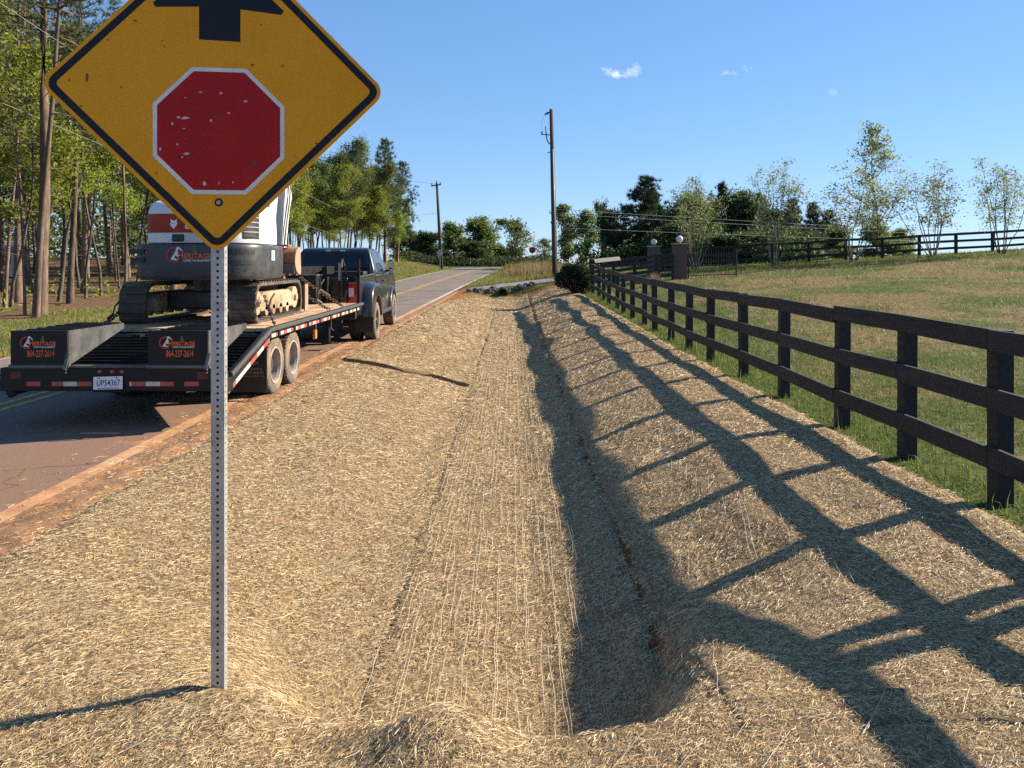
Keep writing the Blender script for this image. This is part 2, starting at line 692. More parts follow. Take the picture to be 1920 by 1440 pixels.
# ---- road
m, nt, b = new_mat('asphalt')
P = position(nt)
sx = nt.nodes.new('ShaderNodeSeparateXYZ')
lnk(nt, P, sx.inputs['Vector'])
nf = noise(nt, P, 160, 3, 0.8)
nm = noise(nt, P, 2.2, 7, 0.65)
nb = noise(nt, P, 0.35, 5, 0.6)
base = ramp(nt, nf, [(0.30, (0.070, 0.056, 0.047)), (0.5, (0.150, 0.122, 0.102)), (0.72, (0.29, 0.24, 0.20))])
base = mixc(nt, ramp(nt, nb, [(0.35, (0.0,) * 3), (0.7, (0.55,) * 3)]), base, (0.22, 0.20, 0.18))
# clay tracked on to the lane next to the works
edge = mth(nt, 'ADD', mth(nt, 'MULTIPLY', mth(nt, 'ADD', sx.outputs['X'], 6.9), 0.40), mth(nt, 'MULTIPLY', mth(nt, 'SUBTRACT', nm, 0.5), 1.9))
far = mth(nt, 'MULTIPLY', mth(nt, 'SUBTRACT', 34.0, sx.outputs['Y']), 0.05, clamp=True)
em = mth(nt, 'MULTIPLY', ramp(nt, edge, [(0.28, (0, 0, 0)), (1.0, (0.80,) * 3)]), far)
red = ramp(nt, nf, [(0.3, (0.13, 0.072, 0.047)), (0.7, (0.29, 0.165, 0.105))])
base = mixc(nt, em, base, red)
es = mth(nt, 'ADD', mth(nt, 'MULTIPLY', mth(nt, 'ADD', sx.outputs['X'], 4.0), 1.15), mth(nt, 'MULTIPLY', mth(nt, 'SUBTRACT', nm, 0.5), 4.0))
es = mth(nt, 'MULTIPLY', ramp(nt, es, [(0.62, (0, 0, 0)), (0.9, (0.85,) * 3)]), far)
base = mixc(nt, es, base, (0.42, 0.185, 0.07))
# cracks and tar
vo = nt.nodes.new('ShaderNodeTexVoronoi')
vo.feature = 'DISTANCE_TO_EDGE'
vo.inputs['Scale'].default_value = 0.55
wv = nt.nodes.new('ShaderNodeVectorMath')
wv.operation = 'ADD'
lnk(nt, P, wv.inputs[0])
nn = nt.nodes.new('ShaderNodeTexNoise')
nn.inputs['Scale'].default_value = 1.7
nn.inputs['Detail'].default_value = 4
lnk(nt, P, nn.inputs['Vector'])
lnk(nt, nn.outputs['Color'], wv.inputs[1])
lnk(nt, wv.outputs['Vector'], vo.inputs['Vector'])
ck = ramp(nt, vo.outputs['Distance'], [(0.0, (1, 1, 1)), (0.013, (0, 0, 0))])
ck = mth(nt, 'MULTIPLY', ck, ramp(nt, nb, [(0.42, (0, 0, 0)), (0.55, (0.8,) * 3)]))
base = mixc(nt, ck, base, (0.03, 0.026, 0.024))
lnk(nt, base, b.inputs['Base Color'])
b.inputs['Roughness'].default_value = 0.92
b.inputs['Specular IOR Level'].default_value = 0.12
bump(nt, b, mth(nt, 'SUBTRACT', mth(nt, 'ADD', nf, nm), mth(nt, 'MULTIPLY', ck, 0.8)), 0.55, 0.006)


def strip(name, ys, off0, off1, nx, dz, mat, follow='right'):
    base_ = {'right': road_right, 'left': road_left, 'mid': lambda yy: -6.13 + 2.6 * smooth01(52, 104, yy)}[follow]
    ys = np.asarray(ys)
    T = np.linspace(0, 1, nx)
    X = base_(ys)[:, None] + (off0 + (off1 - off0) * T)[None, :]
    Y = np.repeat(ys[:, None], nx, 1)
    Z = road_z(Y) + dz
    if follow == 'right':
        Z = Z + 0.0 * X
    V_ = np.stack([X, Y, Z], -1).reshape(-1, 3)
    ny = len(ys)
    i = np.arange(nx - 1)[None, :] + np.arange(ny - 1)[:, None] * nx
    F = np.stack([i, i + 1, i + nx + 1, i + nx], -1).reshape(-1, 4)
    return np_mesh(name, V_, F, True)


def road_sheet(ys):
    ys = np.asarray(ys)
    T = np.linspace(0, 1, 13)
    X = road_left(ys)[:, None] + (road_right(ys) - road_left(ys))[:, None] * T[None, :]
    Y = np.repeat(ys[:, None], 13, 1)
    i = np.arange(12)[None, :] + np.arange(len(ys) - 1)[:, None] * 13
    return np_mesh('road', np.stack([X, Y, road_z(Y)], -1).reshape(-1, 3), np.stack([i, i + 1, i + 14, i + 13], -1).reshape(-1, 4), True)


ry = steps((-80, 0, 5), (0, 60, 0.5), (60, 115, 2), (115, 200, 5))
road = obj('road', road_sheet(ry), 'asphalt')
struct(road, 'two-lane asphalt road stained with red clay', 'road')

m, nt, b = new_mat('edge_paint')
P = position(nt)
nm = noise(nt, P, 3.0, 8, 0.72)
nf = noise(nt, P, 70.0, 4, 0.7)
sx = nt.nodes.new('ShaderNodeSeparateXYZ')
lnk(nt, P, sx.inputs['Vector'])
cl = mth(nt, 'MULTIPLY', mth(nt, 'SUBTRACT', 46.0, sx.outputs['Y']), 0.05, clamp=True)
orange = ramp(nt, nm, [(0.32, (0.30, 0.125, 0.045)), (0.5, (0.48, 0.225, 0.085)), (0.66, (0.56, 0.36, 0.20))])
col = mixc(nt, mth(nt, 'MULTIPLY', cl, 0.96), (0.55, 0.52, 0.47), orange)
col = mixc(nt, mth(nt, 'MULTIPLY', nf, 0.4), col, (0.16, 0.09, 0.05))
lnk(nt, col, b.inputs['Base Color'])
b.inputs['Roughness'].default_value = 0.9
bump(nt, b, nf, 0.4, 0.004)
obj('edge_line', strip('edge_line', steps((-80, 0, 5), (0, 60, 0.5), (60, 112, 2)), -0.20, -0.05, 3, 0.004, None), 'edge_paint', road)

m, nt, b = new_mat('yellow_paint')
P = position(nt)
nm = noise(nt, P, 5.0, 8, 0.75)
col = ramp(nt, nm, [(0.36, (0.10, 0.085, 0.06)), (0.5, (0.42, 0.26, 0.04)), (0.7, (0.50, 0.33, 0.06))])
lnk(nt, col, b.inputs['Base Color'])
b.inputs['Roughness'].default_value = 0.85
for o0 in (-0.17, 0.07):
    obj('centre_line', strip('centre_line', steps((-80, 0, 5), (0, 60, 0.5), (60, 112, 2)), o0, o0 + 0.10, 2, 0.004, None, 'mid'), 'yellow_paint', road)
obj('far_edge_line', strip('far_edge_line', steps((-80, 0, 5), (0, 60, 0.5), (60, 112, 2)), 0.08, 0.18, 2, 0.004, None, 'left'), 'edge_paint', road)

# faint rubber marks where vehicles have turned on to the driveway
m, nt, b = new_mat('tyre_rubber')
P = position(nt)
nf = noise(nt, P, 9.0, 6, 0.7)
b.inputs['Base Color'].default_value = (0.030, 0.027, 0.025, 1)
b.inputs['Roughness'].default_value = 0.9
lnk(nt, ramp(nt, nf, [(0.40, (0, 0, 0)), (0.75, (0.75,) * 3)]), b.inputs['Alpha'])
for xa_, ya_, xb_, yb_, xc_, yc_ in ((-8.6, 25.0, -6.8, 33.0, -3.8, 41.5), (-7.2, 24.0, -5.6, 31.5, -3.7, 38.5), (-9.0, 34.0, -6.5, 37.5, -3.6, 38.2), (-9.1, 29.5, -6.6, 31.0, -3.7, 31.2)):
    tt = np.linspace(0, 1, 30)
    X = (1 - tt) ** 2 * xa_ + 2 * tt * (1 - tt) * xb_ + tt ** 2 * xc_
    Y = (1 - tt) ** 2 * ya_ + 2 * tt * (1 - tt) * yb_ + tt ** 2 * yc_
    dx, dy = np.gradient(X), np.gradient(Y)
    L = np.hypot(dx, dy)
    nx_, ny_ = -dy / L * 0.09, dx / L * 0.09
    V_ = np.stack([np.stack([X - nx_, Y - ny_, road_z(Y) + 0.008], -1), np.stack([X + nx_, Y + ny_, road_z(Y) + 0.008], -1)], 1).reshape(-1, 3)
    k = np.arange(29) * 2
    obj('tyre_mark', np_mesh('tyre_mark', V_, np.stack([k, k + 1, k + 3, k + 2], -1)), 'tyre_rubber', road)

# broken clay shoulder between the pavement edge and the straw
ys = steps((-6, 3, 0.2), (3, 14, 0.06), (14, 44, 0.25))
xs = np.linspace(0, 1, 9)
Yg = np.repeat(ys[:, None], 9, 1)
Xg = road_right(Yg) + (-0.05 + 0.02 * wob(Yg, Yg * 0, 0.7, 31)) + xs[None, :] * 0.42
Zg = np.maximum(ground_z(Xg, Yg), -0.03 + road_z(Yg)) + 0.012 + 0.012 * wob(Xg, Yg, 0.25, 32) * (xs > 0.1)[None, :] + 0.02 * np.sin(xs * math.pi)[None, :]
Zg[:, 0] = road_z(ys) + 0.0015
V_ = np.stack([Xg, Yg, Zg], -1).reshape(-1, 3)
i = np.arange(8)[None, :] + np.arange(len(ys) - 1)[:, None] * 9
me = np_mesh('clay_shoulder', V_, np.stack([i, i + 1, i + 10, i + 9], -1).reshape(-1, 4), True)
m, nt, b = new_mat('clay')
P = position(nt)
nm = noise(nt, P, 2.6, 8, 0.7)
nf = noise(nt, P, 30.0, 6, 0.75)
col = ramp(nt, nm, [(0.34, (0.14, 0.078, 0.044)), (0.48, (0.30, 0.150, 0.068)), (0.62, (0.44, 0.225, 0.10))])
col = mixc(nt, ramp(nt, nf, [(0.45, (0, 0, 0)), (0.62, (0.8,) * 3)]), col, (0.14, 0.075, 0.036))
lnk(nt, col, b.inputs['Base Color'])
b.inputs['Roughness'].default_value = 0.95
bump(nt, b, nf, 0.9, 0.02)
struct(obj('clay_shoulder', me, 'clay'), 'strip of bare orange clay along the pavement edge', 'shoulder')

# ---- driveway
m, nt, b = new_mat('driveway')
P = position(nt)
nf = noise(nt, P, 20, 6, 0.7)
lnk(nt, ramp(nt, nf, [(0.3, (0.12, 0.12, 0.122)), (0.7, (0.23, 0.225, 0.22))]), b.inputs['Base Color'])
b.inputs['Roughness'].default_value = 0.9
bump(nt, b, nf, 0.3, 0.01)
ts = np.linspace(0, 1, 60)
cx = -2.6 + ts * 8.6
flare = np.interp(ts, [0, 0.12, 0.3, 1], [3.0, 2.3, 1.9, 1.8])
cy = 44.4 - 2.2 * smooth01(0.25, 1.0, ts) * 1.0
W = np.linspace(-1, 1, 9)
Xg = np.repeat(cx[:, None], 9, 1)
Yg = cy[:, None] + W[None, :] * flare[:, None]
Zg = ground_z(Xg, Yg) + 0.03
Zg = np.where(Xg < road_right(Yg) + 0.3, road_z(Yg) + 0.006, Zg)
V_ = np.stack([Xg, Yg, Zg], -1).reshape(-1, 3)
i = np.arange(8)[None, :] + np.arange(59)[:, None] * 9
struct(obj('driveway', np_mesh('driveway', V_, np.stack([i, i + 1, i + 10, i + 9], -1).reshape(-1, 4), True), 'driveway'),
       'pale grey paved driveway crossing the ditch to the brick gate pillars', 'driveway')

# ------------------------------------------------------------------ straw erosion blankets
m, nt, b = new_mat('straw_mat')
P = position(nt)
mp = nt.nodes.new('ShaderNodeMapping')
mp.inputs['Scale'].default_value = (1.0, 0.35, 1.0)
mp.inputs['Rotation'].default_value = (0, 0, R(65))
lnk(nt, P, mp.inputs['Vector'])
nf = noise(nt, mp.outputs['Vector'], 55, 5, 0.75, 0.6)
nm = noise(nt, P, 1.6, 6, 0.65)
nx2 = noise(nt, P, 14, 5, 0.7)
col = ramp(nt, nf, [(0.30, (0.07, 0.043, 0.022)), (0.46, (0.20, 0.132, 0.070)), (0.60, (0.42, 0.30, 0.16)), (0.74, (0.62, 0.47, 0.27))])
col = mixc(nt, mth(nt, 'MULTIPLY', ramp(nt, nx2, [(0.35, (1, 1, 1)), (0.6, (0, 0, 0))]), 0.45), col, (0.13, 0.09, 0.05))
col = mixc(nt, ramp(nt, nm, [(0.4, (0, 0, 0)), (0.75, (0.3,) * 3)]), col, (0.24, 0.19, 0.11))
lnk(nt, col, b.inputs['Base Color'])
b.inputs['Roughness'].default_value = 0.9
b.inputs['Specular IOR Level'].default_value = 0.15
bump(nt, b, mth(nt, 'ADD', nf, nx2), 0.9, 0.02)

m, nt, b = new_mat('straw')
g = nt.nodes.new('ShaderNodeNewGeometry')
col = ramp(nt, g.outputs['Random Per Island'], [(0.0, (0.12, 0.068, 0.030)), (0.2, (0.30, 0.195, 0.090)), (0.5, (0.545, 0.375, 0.188)), (0.8, (0.70, 0.52, 0.288)), (1.0, (0.80, 0.66, 0.41))])
nm = noise(nt, position(nt), 0.9, 4, 0.6)
col = mixc(nt, ramp(nt, nm, [(0.42, (0, 0, 0)), (0.75, (0.25,) * 3)]), col, (0.28, 0.22, 0.12))
lnk(nt, col, b.inputs['Base Color'])
b.inputs['Roughness'].default_value = 0.55
b.inputs['Specular IOR Level'].default_value = 0.35
pm('net_thread', (0.50, 0.45, 0.34), (0.36, 0.29, 0.19), 20, 0.6)


def surf(x, y, lift):
    return ground_z(x, y) + 0.022 + lift


def ribbons(P0, D, L, W, up, rng, bend=0.25):
    """thin two-segment straws: centre, direction, length, width, lift slope"""
    n = len(P0)
    S = np.stack([-D[:, 1], D[:, 0], np.zeros(n)], -1)
    roll = rng.uniform(-1.2, 1.2, n)
    S = S * np.cos(roll)[:, None] + np.array([0, 0, 1.0])[None] * np.sin(roll)[:, None]
    bd = np.stack([-D[:, 1], D[:, 0], np.zeros(n)], -1) * (rng.normal(0, bend, n) * L)[:, None] * 0.5
    A = P0 - D * (L / 2)[:, None]
    B = P0 + D * (L / 2)[:, None]
    A[:, 2] -= up * L / 2
    B[:, 2] += up * L / 2
    M = P0 + bd
    M[:, 2] += 0.06 * L
    h = (S * (W / 2)[:, None])
    V_ = np.stack([A - h, A + h, M - h, M + h, B - h * 0.7, B + h * 0.7], 1).reshape(-1, 3)
    o = np.arange(n)[:, None] * 6
    F = np.concatenate([o + np.array([[0, 1, 3, 2]]), o + np.array([[2, 3, 5, 4]])], 1).reshape(-1, 4)
    return V_, F


def blanket(label, x0, x1, y0, y1, dens, lift=0.0, net_dir=90, net_gap=0.06, xfun=None, lip=0.006, seed=1, net_w=0.0015, net_y1=14.0, thr=0.05, front=0.0):
    base_lift = lift

    def lf(y):
        return base_lift + front * np.exp(-np.clip(y - y0, 0, 50) / 0.3)
    rng = np.random.default_rng(seed)
    # sheet with turned-down edges
    nx = max(int((x1 - x0) / 0.10), 6)
    ys_ = [y0]
    yy = y0 + 0.012
    while yy < y1 - 0.03:
        ys_.append(yy)
        yy += 0.06 + 0.012 * max(yy, 0)
    ys_.extend([y1 - 0.012, y1])
    ys_ = np.array(ys_)
    U = np.linspace(0, 1, nx)
    U = np.concatenate([[0, 0.012], U[1:-1], [0.988, 1]])
    ea = 0.02 * wob(ys_, ys_ * 0, 0.9, seed + 70) + 0.02 * wob(ys_, ys_ * 0, 0.3, seed + 71)
    eb = 0.02 * wob(ys_, ys_ * 0, 0.9, seed + 72) + 0.02 * wob(ys_, ys_ * 0, 0.3, seed + 73)
    xa, xb = x0 + ea, x1 + eb
    if xfun is not None:
        xa, xb = xfun(ys_, xa, xb)
    X = xa[:, None] + (xb - xa)[:, None] * U[None, :]
    Y = np.repeat(ys_[:, None], len(U), 1)
    fw = 0.02 * wob(X[0], X[0] * 0, 0.6, seed + 74) + (0.08 * wob(X[0], X[0] * 0, 2.2, seed + 76) if front else 0)
    Y[0] += fw
    Y[1] += fw
    bw = 0.02 * wob(X[-1], X[-1] * 0, 0.6, seed + 75)
    Y[-1] += bw
    Y[-2] += bw
    Z = surf(X, Y, lf(Y)) + 0.006 * wob(X, Y, 0.33, seed + 80)
    edge_ = np.zeros_like(Z)
    edge_[:, 0] = edge_[:, -1] = 1
    edge_[0, :] = edge_[-1, :] = 1
    Z = Z - edge_ * (0.03 + lf(Y))
    e2 = np.zeros_like(Z)
    e2[1:-1, 1] = e2[1:-1, -2] = 1
    e2[1, 1:-1] = e2[-2, 1:-1] = 1
    Z = Z + e2 * lip
    n_ = len(U)
    i_ = np.arange(n_ - 1)[None, :] + np.arange(len(ys_) - 1)[:, None] * n_
    me_ = np_mesh('erosion_blanket', np.stack([X, Y, Z], -1).reshape(-1, 3), np.stack([i_, i_ + 1, i_ + n_ + 1, i_ + n_], -1).reshape(-1, 4), True)
    o = obj('erosion_blanket', me_, 'straw_mat')
    tag(o, label, 'erosion blanket', 'straw erosion blankets lining the ditch')
    # loose straws, denser and finer close to the camera
    VV, FF, off = [], [], 0
    for a, c, d, L0, W0 in dens:
        lo, hi = max(a, y0 + (0.08 if y0 > 10 else 0.0)), min(c, y1)
        if hi <= lo:
            continue
        n = int(d * (hi - lo) * (x1 - x0))
        py = rng.uniform(lo, hi, n)
        pa = np.interp(py, ys_, xa)
        pb = np.interp(py, ys_, xb)
        px = pa + (pb - pa) * rng.uniform(-0.008, 1.008, n)
        thin = smooth01(-0.9, 0.35, wob(px, py, 0.55, seed + 90) + 0.6 * wob(px, py, 0.2, seed + 91))
        keep = (rng.uniform(0, 1, n) < 0.38 + 0.62 * thin) & (np.abs(px) < 0.72 * py + 0.5)
        px, py = px[keep], py[keep]
        n = len(px)
        ang = rng.normal(0.35, 0.75, n) + np.where(rng.uniform(0, 1, n) < 0.35, rng.uniform(0, 3.14, n), 0)
        D = np.stack([np.cos(ang), np.sin(ang), np.zeros(n)], -1)
        L = L0 * rng.lognormal(0, 0.45, n)
        Wd = W0 * rng.uniform(0.55, 1.5, n)
        # lie along the surface
        e = 0.05
        sl = (ground_z(px + D[:, 0] * e, py + D[:, 1] * e) - ground_z(px - D[:, 0] * e, py - D[:, 1] * e)) / (2 * e)
        up = sl + rng.normal(0.02, 0.09, n)
        pz = surf(px, py, lf(py)) + np.abs(rng.normal(0.002, 0.006, n)) + 0.006 * wob(px, py, 0.33, seed + 80)
        v_, f_ = ribbons(np.stack([px, py, pz], -1), D, L, Wd, up, rng)
        VV.append(v_)
        FF.append(f_ + off)
        off += len(v_)
    if VV:
        so = obj('straw', np_mesh('straw', np.concatenate(VV), np.concatenate(FF)), 'straw', o)
        so['kind'] = 'stuff'
    # threads of the netting
    a = R(net_dir)
    dv = np.array([math.cos(a), math.sin(a)])
    pv = np.array([-dv[1], dv[0]])
    cx_, cy_ = (x0 + x1) / 2, (y0 + min(y1, net_y1)) / 2
    rad = math.hypot(x1 - x0, min(y1, net_y1) - y0) / 2
    VV, FF, off = [], [], 0
    for sgn in (0, 1):
        if sgn:
            dv, pv = pv, dv
            gap = net_gap * 2.2
        else:
            gap = net_gap
        for q in np.arange(-rad, rad, gap):
            q = q + rng.normal(0, gap * 0.3)
            t = np.arange(-rad, rad, 0.07)
            wx = 0.008 * wob(t, t * 0 + q, 0.5, int(seed * 100 + (q + 50) * 37) % 9999, 3)
            x_ = cx_ + dv[0] * t + pv[0] * (q + wx)
            y_ = cy_ + dv[1] * t + pv[1] * (q + wx)
            pa = np.interp(y_, ys_, xa)
            pb = np.interp(y_, ys_, xb)
            ok = (x_ > pa) & (x_ < pb) & (y_ > y0) & (y_ < min(y1, net_y1)) & (np.abs(x_) < 0.75 * y_ + 0.4)
            # some stretches sink into the straw
            ok &= wob(t * 1.0, t * 0 + q * 9, 1.1, seed + 5, 4) > (thr if not sgn else 0.7)
            if ok.sum() < 3:
                continue
            z_ = surf(x_, y_, lf(y_)) + 0.017 + 0.006 * wob(x_, y_, 0.33, seed + 80)
            w = net_w * (1 + 0.05 * y_)
            n = len(t)
            Pm = np.stack([x_, y_, z_], -1)
            hh = np.stack([pv[0] * w, pv[1] * w, w * 0.4], -1) / 2
            v_ = np.stack([Pm - hh, Pm + hh], 1).reshape(-1, 3)
            k_ = np.where(ok[:-1] & ok[1:])[0]
            f_ = np.stack([2 * k_, 2 * k_ + 1, 2 * k_ + 3, 2 * k_ + 2], -1)
            VV.append(v_)
            FF.append(f_ + off)
            off += len(v_)
    if VV:
        no = obj('netting', np_mesh('netting', np.concatenate(VV), np.concatenate(FF)), 'net_thread', o)
        no['kind'] = 'stuff'
    return o


DENS = [(0.8, 4.2, 21000, 0.025, 0.0014), (4.2, 7.0, 10500, 0.030, 0.0019), (7.0, 11.0, 4200, 0.042, 0.0027), (11.0, 18.0, 1900, 0.052, 0.0038), (18, 42, 420, 0.075, 0.0065)]


def taper(ys_, xa, xb):
    return xa + 0.9 * smooth01(30, 41, ys_), xb


def taper_r(ys_, xa, xb):
    return xa, xb - 0.25 * smooth01(20, 34, ys_)


blanket('golden straw blanket on the sunny left bank, between sign post and cross seam', -3.02, -0.72, 2.6, 13.42, DENS, 0.0, 62, 0.11, seed=2, net_w=0.0013)
blanket('straw blanket on the left bank beyond the cross seam, beside the truck', -3.0, -0.72, 13.55, 40.4, DENS, 0.016, 90, 0.12, xfun=taper, lip=0.006, seed=3, front=0.022)
blanket('straw blanket with pale lengthwise netting along the ditch bottom', -0.74, 0.80, 2.9, 40.6, DENS, 0.004, 90, 0.045, lip=0.004, seed=4, net_w=0.0015, net_y1=24, thr=-0.2)
blanket('straw blanket striped by fence shadows on the right bank', 0.83, 3.2, 2.8, 38.0, DENS, 0.008, 78, 0.09, xfun=taper_r, lip=0.014, seed=5, net_w=0.0011, net_y1=20, thr=0.2)
blanket('humped straw blanket over the earth crossing, nearest the camera', -3.1, 3.3, -1.5, 3.04, DENS, 0.014, 52, 0.085, lip=0.012, seed=6, net_w=0.0011, thr=0.3)

# loose straws blown on to the clay and the edge of the pavement
rng = np.random.default_rng(64)
n = 5200
py = rng.uniform(2.8, 22, n)
px = -3.05 - np.abs(rng.normal(0, 0.32, n))
ang = rng.uniform(0, 3.14, n)
D = np.stack([np.cos(ang), np.sin(ang), np.zeros(n)], -1)
pz = np.where(px < road_right(py) - 0.05, road_z(py) + 0.004, np.maximum(ground_z(px, py), -0.03) + 0.03)
v_, f_ = ribbons(np.stack([px, py, pz], -1), D, 0.045 * rng.lognormal(0, 0.4, n), 0.0022 * (1 + py * 0.04), rng.normal(0, 0.03, n), rng)
tag(obj('loose_straw', np_mesh('loose_straw', v_, f_), 'straw'), 'loose straws scattered on the clay edge of the road', 'straw', kind='stuff')

# ------------------------------------------------------------------ grass
leaf_mat('grass_green', [(0.035, 0.065, 0.012), (0.075, 0.125, 0.022), (0.12, 0.175, 0.035), (0.19, 0.22, 0.06)], 0.35)
leaf_mat('grass_dry', [(0.13, 0.09, 0.036), (0.22, 0.165, 0.07), (0.31, 0.25, 0.11), (0.40, 0.34, 0.17)], 0.3)
leaf_mat('grass_verge', [(0.06, 0.075, 0.016), (0.13, 0.15, 0.035), (0.22, 0.22, 0.06), (0.32, 0.28, 0.10)], 0.35)


def blades(x, y, h, w, seed, lean=0.35):
    rng = np.random.default_rng(seed)
    n = len(x)
    z = ground_z(x, y) - 0.005
    a = rng.uniform(0, 6.283, n)
    S = np.stack([np.cos(a), np.sin(a), np.zeros(n)], -1) * (w / 2)[:, None]
    b_ = rng.uniform(0, 6.283, n)
    ln = np.abs(rng.normal(0, lean, n)) * h
    B = np.stack([x, y, z], -1)
    M = B + np.stack([np.cos(b_) * ln * 0.35, np.sin(b_) * ln * 0.35, h * 0.6], -1)
    T = B + np.stack([np.cos(b_) * ln, np.sin(b_) * ln, h * (1 - 0.25 * np.clip(ln / h, 0, 1))], -1)
    V_ = np.stack([B - S, B + S, M + S * 0.7, M - S * 0.7, T, T], 1)[:, :5].reshape(-1, 3)
    o = np.arange(n)[:, None] * 5
    F = np.concatenate([o + np.array([[0, 1, 2]]), o + np.array([[0, 2, 3]]), o + np.array([[3, 2, 4]])], 1).reshape(-1, 3)
    return V_, F


def grass(name, label, cat, parts, mat, seed):
    rng = np.random.default_rng(seed)
    VV, FF, off = [], [], 0
    for x0, x1, y0, y1, n, h, w, msk, lean in parts:
        x = rng.uniform(x0, x1, n)
        y = rng.uniform(y0, y1, n)
        k = rng.uniform(0, 1, n) < msk(x, y)
        k &= np.abs(x) < 0.74 * y + 1.0
        x, y = x[k], y[k]
        v_, f_ = blades(x, y, h * rng.lognormal(0, 0.35, len(x)), w * rng.uniform(0.6, 1.4, len(x)), seed + len(VV), lean)
        VV.append(v_)
        FF.append(f_ + off)
        off += len(v_)
    o = obj(name, np_mesh(name, np.concatenate(VV), np.concatenate(FF)), mat)
    return tag(o, label, cat, kind='stuff')


def fence_strip(x, y):
    wn_ = wob(x, y, 0.8, 41)
    return smooth01(3.02, 3.25, x + 0.10 * wn_) * smooth01(4.1, 3.5, x + 0.25 * wn_) * (0.45 + 0.55 * smooth01(-0.5, 0.4, wob(x, y, 1.7, 42)))


def past_green(x, y):
    d = wob(x, y, 4.5, 43) + 0.6 * wob(x, y, 1.3, 44)
    brown = smooth01(7, 13, y) * smooth01(43, 36, y) * smooth01(5, 9, x)
    g_ = smooth01(-0.6, 0.7, d + 0.35 - 1.0 * brown)
    return g_ * smooth01(3.3, 3.7, x) + smooth01(3.5, 1.5, np.abs(y - 44)) * smooth01(8, 12, x)


def past_dry(x, y):
    d = wob(x, y, 4.5, 43) + 0.6 * wob(x, y, 1.3, 44)
    return smooth01(0.7, -0.8, d - 0.1) * smooth01(3.5, 4.2, x)


def verge(x, y):
    return smooth01(0.1, 0.5, road_left(y) - x) * (0.4 + 0.6 * smooth01(-0.6, 0.6, wob(x, y, 2.5, 45)))


def roadside(x, y):
    return smooth01(0.15, 0.6, x - road_right(y)) * smooth01(46.5, 48.2, y + 0.0 * x)


grass('fence_grass', 'lush green grass growing along the foot of the board fence', 'grass',
      [(2.9, 4.2, 3.5, 12, 17000, 0.05, 0.006, fence_strip, 0.9), (2.9, 4.2, 12, 34, 16000, 0.07, 0.010, fence_strip, 0.7),
       (3.25, 3.75, 3.5, 34, 900, 0.16, 0.007, fence_strip, 0.6)], 'grass_green', 51)
grass('pasture_grass', 'patchy short green grass of the pasture behind the board fence', 'grass',
      [(3.3, 10, 4, 14, 46000, 0.055, 0.006, past_green, 0.8), (3.5, 20, 14, 30, 42000, 0.075, 0.011, past_green, 0.8), (3.5, 34, 30, 48.5, 36000, 0.11, 0.02, past_green, 0.7)], 'grass_green', 52)
grass('dead_grass', 'brown dead grass patches in the pasture behind the board fence', 'grass',
      [(3.5, 10, 4, 14, 30000, 0.05, 0.006, past_dry, 1.0), (3.5, 20, 14, 30, 30000, 0.065, 0.011, past_dry, 1.0), (3.5, 34, 30, 46, 24000, 0.085, 0.02, past_dry, 1.0)], 'grass_dry', 53)
grass('pasture_weeds', 'taller green weeds and tufts dotted over the pasture', 'weeds',
      [(3.4, 9, 4, 12, 5200, 0.15, 0.007, lambda x, y: smooth01(0.45, 0.9, wob(x, y, 0.7, 61)), 0.6), (3.6, 18, 12, 26, 5200, 0.18, 0.012, lambda x, y: smooth01(0.5, 0.9, wob(x, y, 1.1, 62)), 0.6)], 'grass_green', 58)
grass('verge_grass', 'short yellow-green grass of the verge between the road and the wood', 'grass',
      [(-15.6, -9.3, 14, 34, 42000, 0.09, 0.012, verge, 0.7), (-16, -5, 34, 100, 45000, 0.14, 0.03, verge, 0.7)], 'grass_verge', 54)
grass('roadside_grass', 'green grass on the bank beyond the driveway', 'grass',
      [(-3.4, 9, 46, 66, 26000, 0.22, 0.02, roadside, 0.6), (-3, 9, 66, 105, 16000, 0.3, 0.03, roadside, 0.6), (-2.6, 3.4, 37.5, 42.4, 3000, 0.10, 0.012, lambda x, y: smooth01(38.5 - x * 0.2, 40.5, y), 0.6)], 'grass_verge', 55)
grass('tall_dry_grass', 'tall straw-coloured grass around the foot of the near utility pole', 'grass',
      [(0.6, 3.2, 49, 60, 3600, 0.75, 0.016, lambda x, y: smooth01(-0.3, 0.5, wob(x, y, 3, 46)), 0.35), (-0.6, 2, 56, 72, 2600, 0.7, 0.02, lambda x, y: smooth01(-0.3, 0.5, wob(x, y, 3, 47)), 0.35)], 'grass_dry', 56)
grass('clay_weeds', 'scattered dry stems and weeds on the clay shoulder', 'weeds',
      [(-3.2, -2.9, 3.5, 16, 5000, 0.045, 0.004, lambda x, y: smooth01(0.1, 0.9, wob(x, y, 0.7, 48)), 1.2)], 'grass_dry', 57)

# ------------------------------------------------------------------ fences
m, nt, b = new_mat('black_board')
v = coords(nt, 'Object', (1.0, 0.12, 1.0))
gr = noise(nt, v, 24, 8, 0.7)
lg = noise(nt, coords(nt, 'Object'), 1.1, 4)
oi = nt.nodes.new('ShaderNodeObjectInfo')
col = ramp(nt, gr, [(0.3, (0.008, 0.008, 0.009)), (0.55, (0.020, 0.019, 0.019)), (0.75, (0.042, 0.037, 0.033))])
col = mixc(nt, mth(nt, 'MULTIPLY', oi.outputs['Random'], 0.3), col, (0.030, 0.027, 0.026))
col = mixc(nt, ramp(nt, lg, [(0.58, (0, 0, 0)), (0.72, (0.25,) * 3)]), col, (0.06, 0.052, 0.045))
lnk(nt, col, b.inputs['Base Color'])
b.inputs['Roughness'].default_value = 0.7
b.inputs['Specular IOR Level'].default_value = 0.35
bump(nt, b, gr, 0.5, 0.004)
